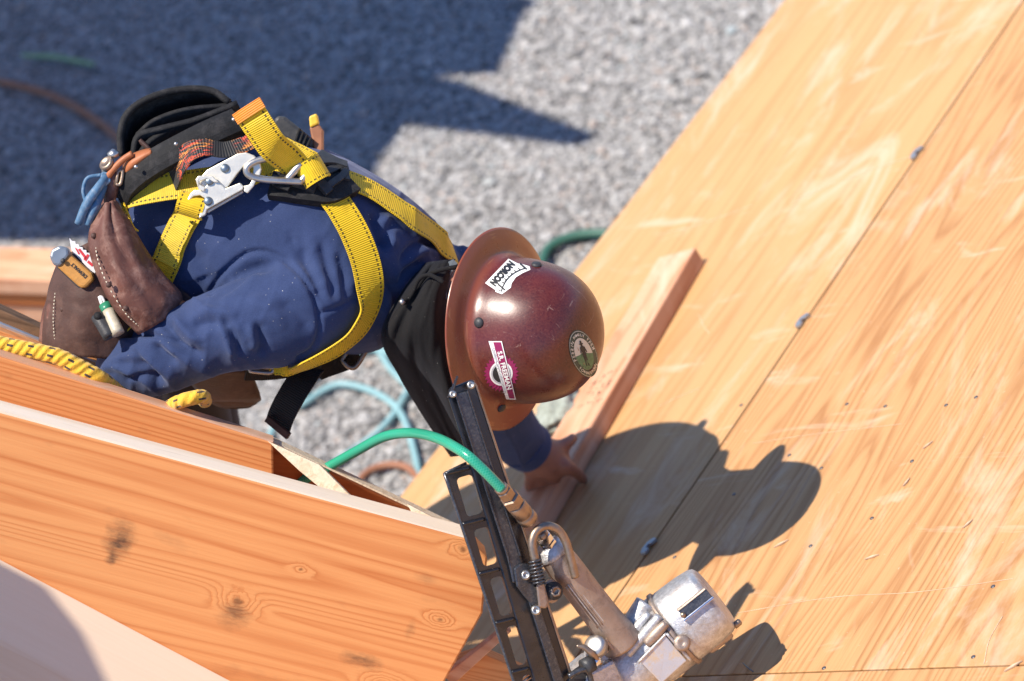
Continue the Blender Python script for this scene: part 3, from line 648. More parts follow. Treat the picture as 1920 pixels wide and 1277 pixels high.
# sunlight painted pale into the inner board's top, diagonal brace and block
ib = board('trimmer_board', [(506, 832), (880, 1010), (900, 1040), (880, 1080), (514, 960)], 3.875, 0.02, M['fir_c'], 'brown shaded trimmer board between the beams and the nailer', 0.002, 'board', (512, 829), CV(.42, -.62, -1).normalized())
top_strip(ib, (506, 827), (872, 1000), 3.873, 0.022, M['lit_wood'], (512, 829))
o = board('lit_stripe', [(500, 826), (600, 872), (690, 962), (650, 956), (560, 882)], 3.858, 0.012, M['lit_wood'], 'pale cream diagonal stripe with sunlight painted in, crossing the brown trimmer board', 0.0015, 'brace', (512, 829), CV(-.05, .0, -1).normalized())
o = board('lit_block', [(762, 944), (862, 996), (905, 1038), (800, 1008), (786, 985)], 3.80, 0.014, M['lit_wood'], 'pale cream wood block with sunlight painted in, beside the nailer magazine', 0.0015, 'block', (820, 985), CV(-.05, .0, -1).normalized())
# boards at the far left behind the rope
wb = board('weathered_board', [(-80, 542), (195, 672), (185, 700), (-80, 588)], 3.99, 0.03, M['weather'], 'dark weathered rough board at left edge below the tool pouches', 0.002, 'board', (100, 620))
fs = board('metal_strip', [(-80, 572), (180, 680), (178, 690), (-80, 589)], 3.97, 0.008, M['flash'], 'thin bluish metal strip along the weathered board', 0.001, 'strip', (100, 620))
rb = board('roof_beam', [(-80, 590), (190, 692), (190, 740), (-80, 680)], 3.95, 0.04, M['fir_b'], 'short stretch of orange beam behind the yellow rope at left edge', 0.002, 'beam', (100, 620))
board('split_stake', [(832, 1268), (946, 1178), (960, 1184), (850, 1285)], 3.80, 0.016, M['stud'], 'thin split pinkish stake leaning behind the nailer magazine', 0.002, 'stake')
board('cut_offcut', [(856, 1240), (905, 1225), (1080, 1300), (840, 1320)], 3.84, 0.03, M['fir_a'], 'orange timber offcut under the nailer magazine at bottom edge', 0.002, 'offcut')
# near deck sheet in the lower left corner, partly shaded by an unseen carton added for its shadow
e0, e1 = facep(0, 1047, DF) + MB_ * .003, facep(440, 1279, DF) + MB_ * .003; ed = (e1 - e0).normalized(); N2 = NR * .35 - LDIR; N2 = (N2 - ed * N2.dot(ed)).normalized(); K2 = N2.dot(e0 - CAM)
def NL(px, py, off=0.0): d = P(px, py, 1.0) - CAM; return CAM + d * ((K2 + off) / N2.dot(d))
nd = prism('plywood_sheet', [e0 - ed * .45, e1 + ed * .12, NL(760, 1500), NL(650, 1900), NL(-600, 1800)], N2 * -0.018, M['ply_d'], None, 0.0015, ed)
tag(nd, 'blurred pale plywood sheet in the lower left corner', 'plywood')
ch_ = .5; M['carton'] = solid('cardboard', (0.36, 0.24, 0.14), 0.8, 0, 0.08, 30, 0.2, 120)
def carton_pt(px, py): c = NL(px, py); t = c - LDIR * (ch_ / -LDIR.dot(N2)); return t  # carton top traced back along the sun from the wanted shadow
ct = [carton_pt(a, b) for a, b in ((-420, 838), (95, 1103), (165, 1190), (214, 1290), (90, 1560), (-420, 1500))]
tag(prism('shade_carton', ct, N2 * -(ch_ - .001), M['carton'], None, .006), 'cardboard carton added out of view to shade the near plywood sheet', 'carton')

# ------------------------------------------------------------------ worker
ME = empty('person', P(360, 950, 4.55), 'worker in navy long sleeved shirt bending forward over the roof edge', 'person')
TD = 4.06
tors = [(236, 340, 222, 520, TD + .03, .115), (300, 292, 285, 590, TD + .01, .150), (400, 258, 372, 606, TD, .165), (500, 252, 470, 622, TD - .01, .175), (600, 276, 562, 648, TD - .01, .180),
        (690, 318, 640, 664, TD, .178), (770, 372, 700, 660, TD + .02, .165), (830, 430, 742, 636, TD + .05, .140), (866, 486, 780, 600, TD + .07, .105)]
armL = [(606, 540, 3.965, .092), (548, 582, 3.915, .085), (470, 606, 3.885, .069), (395, 628, 3.88, .060), (315, 662, 3.90, .057), (250, 690, 3.935, .051), (225, 725, 3.99, .044)]
armL2 = [(240, 690, 3.965, .049), (250, 760, 4.03, .045), (290, 850, 4.08, .036)]
armR = [(850, 560, 4.16, .085), (880, 640, 4.24, .070), (915, 720, 4.36, .060), (945, 790, 4.47, .052), (978, 832, 4.55, .045)]
shirt_me = voxel('shirt', [rings(tors), limb(armL, 24), limb(armL2), limb(armR)], 0.0038, 9)
# folds: (pixel path, half width px, depth m; positive = valley)
FOLDS = [
 ([(392, 548), (420, 508), (466, 473), (512, 476), (560, 510), (591, 560), (600, 612), (588, 652), (560, 672)], 4.5, .0042),
 ([(398, 560), (440, 528), (480, 503), (520, 500)], 9, .006), ([(410, 545), (450, 520), (490, 512)], 7, -.003),
 ([(405, 596), (424, 634), (440, 672)], 6, -.006), ([(418, 590), (440, 632), (452, 668)], 7, .007), ([(465, 606), (476, 634), (474, 660)], 7, -.005), ([(480, 600), (492, 640), (490, 672)], 8, .006),
 ([(305, 594), (322, 626), (350, 656), (385, 668)], 9, .009), ([(325, 588), (348, 622), (378, 645)], 8, -.005), ([(284, 640), (305, 664), (334, 684)], 8, .008), ([(212, 632), (260, 622), (305, 634), (346, 652)], 6, .0065), ([(262, 660), (300, 690), (330, 712)], 8, -.005),
 ([(250, 660), (285, 700), (300, 728)], 9, .007), ([(205, 680), (240, 668), (275, 676)], 8, -.004), ([(350, 612), (395, 604), (430, 612)], 10, .006), ([(360, 590), (400, 582), (450, 590)], 9, -.004), ([(230, 712), (270, 706), (310, 722)], 6, .006), ([(190, 690), (225, 690), (260, 712)], 6, -.004),
 ([(520, 560), (560, 590), (585, 620)], 12, .004), ([(460, 560), (500, 575), (540, 615)], 12, -.0035), ([(440, 548), (490, 540), (540, 545)], 12, .003),
 ([(560, 440), (576, 490), (594, 530), (606, 572)], 9, .0055), ([(596, 440), (612, 490), (624, 530), (628, 566)], 9, .005), ([(632, 470), (645, 515), (650, 570)], 8, .004), ([(540, 430), (556, 470), (580, 512)], 8, .003),
 ([(604, 586), (640, 574), (665, 560)], 4, .003), ([(698, 396), (708, 430), (722, 482)], 10, .009), ([(720, 400), (732, 430), (740, 470)], 9, -.005), ([(736, 410), (728, 440), (722, 465)], 9, .007), ([(748, 500), (770, 466), (796, 452), (828, 468)], 6, .006), ([(756, 512), (780, 480), (806, 470), (830, 486)], 6, -.004),
 ([(742, 540), (768, 504), (800, 490)], 7, .006), ([(725, 520), (745, 560), (740, 600)], 9, .006), ([(700, 560), (722, 590), (718, 630)], 8, -.005), ([(700, 500), (716, 530), (716, 560)], 8, .005),
 ([(270, 430), (320, 470), (350, 530)], 22, .004), ([(300, 390), (350, 420), (380, 480)], 18, -.003), ([(470, 400), (520, 430), (560, 470)], 26, .0035), ([(420, 300), (470, 330), (500, 380)], 24, .003), ([(650, 290), (720, 340), (790, 400)], 10, .003), ([(345, 455), (380, 500), (392, 545)], 16, .004),
]
nv = len(shirt_me.vertices); co = np.zeros(nv * 3); shirt_me.vertices.foreach_get('co', co); co = co.reshape(-1, 3)
no = np.zeros(nv * 3); shirt_me.vertex_normals.foreach_get('vector', no); no = no.reshape(-1, 3)
Rn = np.array(ROT.transposed()); cc = (co - np.array(CAM)) @ Rn.T; pxs = 960 + FPX * cc[:, 0] / -cc[:, 2]; pys = 638.5 - FPX * cc[:, 1] / -cc[:, 2]
vd = co - np.array(CAM); vd /= np.linalg.norm(vd, axis=1)[:, None]; facing = np.clip(-(vd * no).sum(1) * 3 + 0.25, 0, 1)
disp = np.zeros(nv)
for path, hw, amp in FOLDS:
    sp = spline(path, 22); dmin = np.full(nv, 1e9); tt = np.zeros(nv)
    for i in range(len(sp) - 1):
        a, b = sp[i], sp[i + 1]; ab = b - a; L2 = (ab ** 2).sum() + 1e-9; t = np.clip(((pxs - a[0]) * ab[0] + (pys - a[1]) * ab[1]) / L2, 0, 1)
        d = np.hypot(pxs - a[0] - t * ab[0], pys - a[1] - t * ab[1]); k = d < dmin; dmin[k] = d[k]; tt[k] = (i + t[k]) / (len(sp) - 1)
    fade = np.clip(np.minimum(tt, 1 - tt) * 5, 0.0, 1) if hw > 5 else np.ones(nv)
    amp *= 1.35 if abs(amp) >= .004 else 1.1
    disp -= amp * np.exp(-(dmin / hw) ** 2) * fade * facing
def ridged(x, y, z): return (1 - abs(noise.noise(Vector((x, y, z))))) ** 5
def smst(a, b, x): t = np.clip((x - a) / (b - a), 0, 1); return t * t * (3 - 2 * t)
# creases that run round the bent sleeve, and gathers beside the collar
aU = (pxs - 560) * -0.945 + (pys - 575) * 0.327; aV = (pxs - 560) * 0.327 + (pys - 575) * 0.945
sleeve = np.array([ridged(u / 62.0 + v / 110.0, v / 230.0 - u / 400.0, 0.3) - 0.4 + 0.30 * (ridged(u / 36.0 - v / 90.0, v / 200.0, 4.2) - 0.4) for u, v in zip(aU, aV)])
msl = smst(60, 170, aU) * (np.abs(aV) < 110)
gath = np.array([ridged((x - y * .35) / 38.0, (y + x * .2) / 200.0, 7.7) - 0.4 for x, y in zip(pxs, pys)])
mga = smst(690, 730, pxs) * smst(370, 430, pys)
sho = np.array([ridged((x + y * .45) / 62.0, (y - x * .4) / 150.0, 2.1) - 0.55 for x, y in zip(pxs, pys)])
disp += sleeve * 0.0060 * msl * facing + gath * 0.006 * mga * facing + sho * 0.0016 * facing
wr = np.array([noise.fractal(Vector((x / 62.0, y / 40.0, 1.0)), 0.8, 2.2, 3) for x, y in zip(pxs, pys)])
co += no * (disp + wr * 0.0007 * facing)[:, None]
shirt_me.vertices.foreach_set('co', co.ravel()); shirt_me.update()
shirt = link('shirt', shirt_me, M['navy'], ME, None, True); SB = bvh_of(shirt)
# body: one continuous skin surface under the clothes, with head and hands
body_parts = [rings([(a, b + 22, c, d - 22, e, f - .03) for a, b, c, d, e, f in tors]), limb([(p[0], p[1], p[2] + .004, p[3] - .026) for p in armL]), limb([(p[0], p[1], p[2] + .004, p[3] - .020) for p in armL2] + [(300, 880, 4.09, .028)]), limb([(p[0], p[1], p[2], p[3] - .014) for p in armR]),
    limb([(820, 560, 4.10, .062), (870, 590, 4.02, .060)]), limb([(905, 615, 3.985, .078), (950, 622, 3.945, .088), (985, 625, 3.925, .078)]),
    limb([(915, 665, 4.06, .020), (925, 690, 4.07, .016)], 12), limb([(880, 640, 4.055, .035), (905, 655, 4.05, .045)]),
    limb([(978, 834, 4.55, .033), (1000, 846, 4.575, .031), (1022, 858, 4.59, .036), (1034, 866, 4.60, .034)]), limb([(998, 850, 4.585, .026), (1004, 872, 4.60, .026)])]
fing = [[(1030, 848, 4.585, .0135), (1050, 838, 4.59, .0125), (1066, 829, 4.60, .011), (1074, 822, 4.61, .0095)],
        [(1040, 864, 4.585, .0145), (1062, 874, 4.575, .0125), (1080, 886, 4.60, .011), (1094, 899, 4.635, .0095)],
        [(1030, 876, 4.60, .0135), (1040, 893, 4.61, .012), (1040, 910, 4.65, .0105), (1034, 920, 4.68, .009)],
        [(1014, 882, 4.605, .013), (1018, 900, 4.625, .0115), (1012, 915, 4.66, .010), (1004, 922, 4.68, .009)],
        [(999, 880, 4.605, .012), (994, 896, 4.62, .0105), (992, 912, 4.65, .0095), (996, 922, 4.67, .0085)]]
for f in fing: body_parts.append(limb(f, 12))
legs = [[(290, 480, 4.12, .088), (318, 640, 4.26, .085), (352, 800, 4.40, .075), (420, 1020, 4.58, .058), (455, 1150, 4.72, .048)], [(300, 450, 4.24, .088), (330, 620, 4.40, .085), (372, 800, 4.54, .072), (440, 1010, 4.72, .056), (470, 1140, 4.85, .046)]]
for l in legs: body_parts.append(limb([(p[0], p[1], p[2], p[3] - .014) for p in l]))
body = link('body', voxel('body', body_parts, 0.0055, 3), M['skin'], ME, None, True)
trousers = link('trousers', voxel('trousers', [limb(l, 20) for l in legs] + [rings([(228, 352, 214, 515, TD + .03, .110), (246, 330, 232, 540, TD + .02, .140), (268, 306, 250, 570, TD + .02, .152)])], 0.008, 4), M['trouser'], ME, None, True)
cuff = tube('cuff', [P(975, 828, 4.545), P(990, 838, 4.563), P(996, 842, 4.57)], [.046, .0445, .043], M['navy'], ME, 28, 10)
for l in legs:
    p = P(*l[-1][:3]); z0 = p.z - 0.11
    d = CV(0.6, -0.2, 0.3); d.z = 0; d.normalize(); s = Vector((-d.y, d.x, 0))
    out = [(-.10, .03), (-.09, .045), (0, .043), (.10, .052), (.17, .035), (.19, 0), (.17, -.035), (.10, -.052), (0, -.043), (-.09, -.045), (-.10, -.03)]
    prism('boot', [p + d * a + s * b + Vector((0, 0, -0.02 if a < 0.05 else -0.05)) for a, b in out], (0, 0, z0 - p.z + 0.035), M['boot'], ME, 0.01)
fl = min(P(*l[-1][:3]).z for l in legs) - 0.13
plat = empty('work_platform', Vector((P(*legs[0][-1][:3]).x, P(*legs[0][-1][:3]).y, 0)), 'low plank platform the worker stands on behind the beams', 'platform')
pc = (P(*legs[0][-1][:3]) + P(*legs[1][-1][:3])) / 2; pc.z = fl
for k in range(2):
    prism('plank', [pc + Vector((-.35, -.2 + .22 * k, 0)), pc + Vector((.4, -.2 + .22 * k, 0)), pc + Vector((.4, .0 + .22 * k, 0)), pc + Vector((-.35, .0 + .22 * k, 0))], (0, 0, -.038), M['fir_b'], plat, .003, (1, 0, 0))
for sx in (-.3, .33):
    prism('leg', [pc + Vector((sx, -.18, -.04)), pc + Vector((sx + .04, -.18, -.04)), pc + Vector((sx + .04, .2, -.04)), pc + Vector((sx, .2, -.04))], (0, 0, -(fl - .042)), M['fir_b'], plat, .003, (0, 0, 1))

# black neck shade hanging from the hat over nape and right arm
def nfold(u, f): return 0.013 * math.sin(f * 8 + u * 4 + 1.5) * (0.2 + u) + 0.009 * math.sin(f * 21 - u * 6 + 2 * math.sin(u * 7)) * f * f * (1.15 - u)
sheet('neck_shade', [(852, 486, 3.93), (836, 550, 3.90), (834, 640, 3.91), (846, 720, 3.95), (868, 800, 4.02), (885, 850, 4.08)], [(796, 494, 3.98), (752, 550, 3.93), (716, 630, 3.95), (750, 706, 4.06), (800, 788, 4.16), (846, 856, 4.22)], M['blackcloth'], ME, 40, 30, 0.035, 0.003, 0.008, 9, 2.0, nfold)
tube('drawcord', [P(858, 500, 3.88), P(820, 508, 3.885), P(796, 520, 3.90), P(778, 546, 3.895), P(756, 566, 3.89)], 0.0035, M['blackcloth'], ME, 8, 24)
tube('drawcord', [P(832, 530, 3.868), P(806, 516, 3.88), P(786, 524, 3.885), P(770, 556, 3.89), P(740, 590, 3.91), P(722, 630, 3.93)], 0.003, M['blackcloth'], ME, 8, 24)
tube('cord_tip', [P(757, 563, 3.884), P(751, 569, 3.884)], 0.0045, M['steel'], ME, 8)
# hat suspension tab seen under the brim
prism('suspension_tab', [P(838, 492, 3.915), P(850, 486, 3.90), P(858, 494, 3.90), P(842, 520, 3.915), P(836, 514, 3.915)], CV(0, 0, .008), M['greycap'], ME, .001)
prism('suspension_tab', [P(828, 545, 3.91), P(836, 530, 3.905), P(838, 560, 3.905), P(828, 562, 3.91)], CV(0, 0, .008), M['greycap'], ME, .001)

# ------------------------------------------------------------------ hard hat
HA = CV(0.84, -0.06, -0.54).normalized(); HC = P(944, 618, 3.925)
HF = CV(0.22, -0.748, 0.625); HF = (HF - HA * HF.dot(HA)).normalized()          # towards the face
hatE = empty('hard_hat', HC, 'worn red brown full brim hard hat with three stickers on the worker', 'hard hat')
prof = [(1.42, -.012), (1.425, -.009), (1.38, -.0035), (1.25, .002), (1.12, .006), (1.045, .010), (1.0, .020), (.985, .040), (.955, .065), (.90, .088), (.82, .108), (.70, .125), (.55, .138), (.38, .1465), (.20, .151), (0.0, .1525)]
RS = .1045
def fine_prof(pr, k):
    a = spline(pr, len(pr) * k); return [(max(0, x[0]), x[1]) for x in a]
inner = [(r * .965 if r < 1.2 else r - .01, h - .006) for r, h in prof[::-1][:-2]]
dome = lathe('shell', [(r * RS, h) for r, h in fine_prof(prof[2:], 4)], HC, HA, M['hat'], hatE, 96, HF, 1.07, 1.0)
s_ = dome.modifiers.new('solid', 'SOLIDIFY'); s_.thickness = 0.003; s_.offset = -1
HB = bvh_of(dome)
def on_hat(px, py, off=0.0008):
    p, n = ray(HB, px, py); return (p + n * off, n) if p is not None else (None, None)
def stick(name, V, F, mat, par, off):
    """V are pixel positions; wrapped on to the shell"""
    W = []
    for x, y in V:
        p, n = on_hat(x, y, off)
        if p is None: p = P(x, y, 3.9)
        W.append(p)
    c, W = centred(W); me = mesh(name, W, F); o = link(name, me, mat, par, Matrix.Translation(c))
    return o
def grid_quad(c00, c10, c11, c01, nx=6, ny=10):
    V = []
    for j in range(ny + 1):
        for i in range(nx + 1):
            u, v = i / nx, j / ny; V.append(tuple(np.array(c00) * (1 - u) * (1 - v) + np.array(c10) * u * (1 - v) + np.array(c11) * u * v + np.array(c01) * (1 - u) * v))
    F = [[j * (nx + 1) + i, j * (nx + 1) + i + 1, (j + 1) * (nx + 1) + i + 1, (j + 1) * (nx + 1) + i] for j in range(ny) for i in range(nx)]
    return V, F
def fan(pts, c):
    """outline polygon about centre, with inner rings so that it follows the curve"""
    n = len(pts); V = [tuple(c)]; F = []
    for r in (0.33, 0.66, 1.0): V += [(c[0] + (x - c[0]) * r, c[1] + (y - c[1]) * r) for x, y in pts]
    for k in range(n):
        k2 = (k + 1) % n; F.append([0, 1 + k, 1 + k2])
        for r in (0, 1): F.append([1 + r * n + k, 1 + (r + 1) * n + k, 1 + (r + 1) * n + k2, 1 + r * n + k2])
    return V, F
def txt(body, o, r, u, size, bold=.012):
    """text in pixel space: origin o, reading direction r, letter-up u, cap size in px"""
    V, F = text_mesh(body, bold); return [(o[0] + size * (v.x * r[0] + v.y * u[0]), o[1] + size * (v.x * r[1] + v.y * u[1])) for v in V], F
Z5 = lambda x, y: (800 + x / 3.114, 410 + y / 3.114)
# sticker: white bridge badge
b1, f1 = grid_quad(Z5(478, 236), Z5(548, 272), Z5(402, 418), Z5(342, 378), 4, 8)
st1 = stick('sticker', b1, f1, M['white'], hatE, .0007); st1['label'] = 'white badge reading NORCON over a bridge'
arc_o = [Z5(540, 262), Z5(600, 280), Z5(606, 300), Z5(560, 320), Z5(520, 345), Z5(496, 380), Z5(492, 404), Z5(440, 442), Z5(402, 428), Z5(404, 412)]
v_, f_ = fan(arc_o, Z5(485, 345)); stick('bridge_deck', v_, f_, M['white'], st1, .0006)
for k in range(9):
    t = k / 8; a = np.array(Z5(572, 292)) * (1 - t) + np.array(Z5(432, 425)) * t; dip = 4 * t * (1 - t); b = a + np.array([-4 - dip * 6, -3 - dip * 5])
    a = a - np.array([dip * 5, dip * 4.5]); w_ = np.array([-.5, .55]) * 1.2
    stick('bridge_cable', [tuple(a - w_), tuple(a + w_), tuple(b + w_), tuple(b - w_)], [[0, 1, 2, 3]], M['ink'], st1, .0011)
arcv = [];
for k in range(13):
    t = k / 12; dip = 4 * t * (1 - t); a = np.array(Z5(578, 292)) * (1 - t) + np.array(Z5(436, 428)) * t - np.array([dip * 7, dip * 6]); arcv += [tuple(a + np.array([.8, .8])), tuple(a - np.array([.8, .8]))]
stick('bridge_arch', arcv, [[2 * k, 2 * k + 2, 2 * k + 3, 2 * k + 1] for k in range(12)], M['ink'], st1, .0011)
for t0 in ((566, 276, 540, 300), (440, 396, 418, 428)):
    stick('bridge_tower', [Z5(t0[0] - 26, t0[1] - 8), Z5(t0[0] - 18, t0[1] - 14), Z5(t0[0] + 22, t0[1] + 20), Z5(t0[0] + 14, t0[1] + 26)], [[0, 1, 2, 3]], M['ink'], st1, .0012)
v_, f_ = txt('NORCON', Z5(441, 322), (-.54, .58), (.88, .66), 15.5, .085); stick('lettering', v_, f_, M['ink'], st1, .0011)
# sticker: maroon saw blade and banner
cen = Z5(436, 902); teeth = []
for k in range(56):
    a = 2 * math.pi * k / 56; r = 33.0 if k % 2 else 28.0; teeth.append((cen[0] + r * math.cos(a), cen[1] + r * math.sin(a) * 1.05))
v_, f_ = fan(teeth, cen); st2 = stick('sticker', v_, f_, M['maroon'], hatE, .0006); st2['label'] = 'maroon saw blade badge with S.R. FREEMAN banner'
for r, mt, of in ((21.5, 'white', .0009), (18.5, 'sgrey', .0011), (15.5, 'ink', .0013)):
    v_, f_ = fan([(cen[0] + r * math.cos(2 * math.pi * k / 32), cen[1] + r * 1.05 * math.sin(2 * math.pi * k / 32)) for k in range(32)], cen); stick('blade_ring', v_, f_, M[mt], st2, of)
q = [Z5(364, 714), Z5(441, 714), Z5(523, 1051), Z5(466, 1049)]
v_, f_ = grid_quad(q[0], q[1], q[2], q[3], 4, 14); stick('banner_border', v_, f_, M['white'], st2, .0016)
mq = [Z5(392, 720), Z5(436, 720), Z5(516, 1044), Z5(484, 1043)]
v_, f_ = grid_quad(mq[0], mq[1], mq[2], mq[3], 4, 14); stick('banner', v_, f_, M['maroon'], st2, .0020)
bd = np.array(Z5(500, 1044)) - np.array(Z5(414, 720)); bl = np.linalg.norm(bd); bd /= bl; bu = np.array([bd[1], -bd[0]])
v_, f_ = txt('S.R. FREEMAN', (np.array(Z5(414, 720)) + np.array(Z5(500, 1044))) / 2, bd, bu, 12.0, .03); stick('lettering', v_, f_, M['white'], st2, .0024)
v_, f_ = txt('Quality•Care•Craftsmanship', (np.array(Z5(379, 720)) + np.array(Z5(474, 1046))) / 2, bd, bu, 7.6, .01); stick('lettering', v_, f_, M['sgrey'], st2, .0021)
# sticker: round green farm badge
fc = np.array(Z5(914, 788)); ar, au = np.array([.97, -.22]), np.array([-.30, -.95])
def farm(x, y, s=1.0): return tuple(fc + ar * x * 24.5 * s + au * y * 46.5 * s)
def fdisc(r, y0=0): return [farm(r * math.cos(2 * math.pi * k / 40), r * math.sin(2 * math.pi * k / 40)) for k in range(40)]
v_, f_ = fan(fdisc(1.0), fc); st3 = stick('sticker', v_, f_, M['sgreen'], hatE, .0006); st3['label'] = 'round green badge with a farmer in a field'
v_, f_ = fan(fdisc(.955), fc); stick('badge_ring', v_, f_, M['cream'], st3, .0009); v_, f_ = fan(fdisc(.93), fc); stick('badge_ring', v_, f_, M['sgreen'], st3, .0011)
v_, f_ = fan(fdisc(.66), fc); stick('badge_sky', v_, f_, M['cream'], st3, .0013)
fld = [farm(.655 * math.cos(a), .655 * math.sin(a)) for a in np.linspace(math.pi * 1.02, math.pi * 1.98, 20)] + [farm(.4, -.02), farm(0, .06), farm(-.4, -.02)]
v_, f_ = fan(fld, farm(0, -.32)); stick('badge_field', v_, f_, M['fgreen'], st3, .0015)
for k in range(-3, 4):
    a0, a1 = farm(k * .05, .02), farm(k * .19, -.60 + abs(k) * .045); stick('field_row', [(a0[0] - .25, a0[1]), (a0[0] + .25, a0[1]), (a1[0] + .7, a1[1]), (a1[0] - .7, a1[1])], [[0, 1, 2, 3]], M['sgreen'], st3, .0017)
man = [(-.10, -.48), (-.03, -.48), (0, -.14), (.05, -.48), (.13, -.48), (.12, -.1), (.14, .15), (.2, .02), (.24, .05), (.17, .27), (.07, .31), (.06, .36), (.15, .40), (.07, .42), (.06, .52), (-.04, .52), (-.06, .42), (-.14, .40), (-.05, .36), (-.05, .31), (-.14, .26), (-.2, .05), (-.16, .03), (-.1, .14), (-.1, -.1)]
stick('farmer', [farm(x * 1.15, y * 1.05) for x, y in man], [list(range(len(man)))], M['ink'], st3, .0019)
stick('shovel', [farm(-.34, .30), farm(-.31, .30), farm(-.20, -.42), farm(-.25, -.42)], [[0, 1, 2, 3]], M['handle'], st3, .0019)
def arc_text(body, a0, a1, rad, size, flip=False):
    n = len(body)
    for i, chh in enumerate(body):
        if chh == ' ': continue
        a = a0 + (a1 - a0) * (i / (n - 1)); c = farm(rad * math.cos(a), rad * math.sin(a))
        up = np.array(farm(math.cos(a), math.sin(a))) - fc; up = up / np.linalg.norm(up); up = -up if flip else up; rd = np.array([-up[1], up[0]])
        v, f = txt(chh, c, rd, up, size, .02); stick('lettering', v, f, M['cream'], st3, .0017)
arc_text('PERRIN FAMILY FARM', math.radians(192), math.radians(10), .79, 7.4)
arc_text('FORBESTOWN', math.radians(222), math.radians(318), .80, 6.8, True)
for px, py in ((898, 605), (940, 764)):
    p, n = on_hat(px, py, -.001); lathe('rivet', [(.0075, 0), (.0078, .002), (.006, .0045), (.002, .0055), (0, .0056)], p, n, M['rubber'], hatE, 16)
p, n = on_hat(1006, 497, -.001)
if p is not None: lathe('rivet', [(.0075, 0), (.0078, .002), (.006, .0045), (0, .0056)], p, n, M['rubber'], hatE, 16)

# ------------------------------------------------------------------ safety harness
har = empty('safety_harness', P(590, 335, 3.88), 'yellow webbing safety harness with metal ring worn over the navy shirt', 'harness')
def on_shirt(pix, off=.005, n=40, smooth=4):
    sp = spline(pix, n); pts, nr = [], []
    last = None
    for q in sp:
        p, nn = ray(SB, q[0], q[1])
        if p is None: p = P(q[0], q[1], last if last else 3.95); nn = CV(0, 0.2, -1).normalized()
        last = depth_of(p); pts.append(p); nr.append(nn)
    for _ in range(smooth):
        nr = [(nr[max(i - 1, 0)] + nr[i] * 2 + nr[min(i + 1, n - 1)]).normalized() for i in range(n)]
        pts = [pts[0]] + [(pts[i - 1] + pts[i] * 2 + pts[i + 1]) / 4 for i in range(1, n - 1)] + [pts[-1]]
    return [p + k * off for p, k in zip(pts, nr)], nr
def strap(pix, wd, mat='yellow', off=.006, th=.0022, name='strap', par=None, lift=None, n=40):
    p, nr = on_shirt(pix, off, n)
    if lift: p = [x + k * lift(i / (n - 1)) for i, (x, k) in enumerate(zip(p, nr))]
    return ribbon(name, p, nr, wd, th, M[mat], har if par is None else par)
strap([(638, 338), (690, 362), (748, 402), (806, 442), (846, 478)], .043, lift=lambda t: .004 * math.sin(t * 3.1))
strap([(604, 350), (634, 392), (664, 445), (684, 505), (686, 560), (668, 604), (634, 640), (594, 664), (548, 686), (514, 696)], [.045 - .030 * max(0, (i / 59 - .55) / .45) for i in range(60)], n=60, lift=lambda t: .006 * math.sin(t * 3.1))
strap([(362, 392), (340, 432), (318, 480), (294, 534), (274, 580), (258, 612)], .042, 'yellow', .008)
strap([(352, 410), (332, 450), (312, 492)], .036, 'yellow2', .012, name='sewn_layer')
strap([(300, 520), (286, 556), (270, 590)], .036, 'yellow2', .012, name='sewn_layer')
p4 = [P(a, b, d) for a, b, d in spline([(214, 376, 3.91), (250, 362, 3.885), (300, 352, 3.873), (350, 345, 3.868), (400, 338, 3.868)], 30)]
ribbon('strap', p4, [CV(-.1, .35, -1)] * 30, .043, .0022, M['yellow2'], har)
p4 = [P(a, b, d) for a, b, d in spline([(216, 378, 3.905), (220, 392, 3.89), (232, 412, 3.89), (250, 432, 3.90)], 20)]
ribbon('strap', p4, [CV(-.8, .4, -.6)] * 20, .034, .0022, M['yellow'], har)
p4 = [P(a, b, d) for a, b, d in spline([(206, 384, 3.895), (222, 372, 3.885)], 8)]; ribbon('strap_tip', p4, [CV(-.1, .35, -1)] * 8, .036, .003, M['flash'], har)
p5 = [P(a, b, d) for a, b, d in spline([(468, 212, 3.80), (486, 240, 3.805), (510, 274, 3.82), (540, 300, 3.845), (556, 318, 3.86)], 30)]
ribbon('strap', p5, [CV(-.35, .1, -1)] * 30, .046, .0024, M['yellow'], har, bow=.003)
p5 = [P(a, b, d) for a, b, d in spline([(460, 199, 3.797), (471, 217, 3.797)], 6)]; ribbon('strap_end', p5, [CV(-.35, .1, -1)] * 6, .048, .004, M['orange'], har, bow=.003)
strap([(520, 280), (560, 300), (600, 322)], .040, 'yellow', .012, name='strap')
strap([(470, 330), (505, 318), (545, 316)], .040, 'yellow', .008, name='strap')
# dorsal pad, plate and ring
padp, padn = on_shirt([(510, 352), (560, 360), (610, 366), (652, 350)], .008, 20)
ribbon('pad', padp, padn, .040, .016, M['nylon'], har)
for pix in ([(515, 350), (550, 352), (590, 368)], [(585, 322), (615, 322), (640, 330)], [(560, 338), (590, 352), (612, 372)]):
    a, b = on_shirt(pix, .019, 14); ribbon('plate_rib', a, b, .014, .010, M['rubber'], har)
a, b = on_shirt([(590, 306), (630, 326), (642, 330)], .018, 12); ribbon('plate', a, b, .018, .007, M['rubber'], har)
a, b = on_shirt([(592, 340), (612, 336), (634, 326), (640, 352)], .016, 14); ribbon('plate', a, b, .012, .008, M['rubber'], har)
a, b = on_shirt([(610, 362), (632, 348), (640, 336)], .018, 12); ribbon('plate_rib', a, b, .010, .008, M['rubber'], har)
a, b = on_shirt([(538, 340), (534, 356), (530, 366)], .024, 10); ribbon('pad_loop', a, b, .022, .004, M['nylon'], har)
RD = 3.852
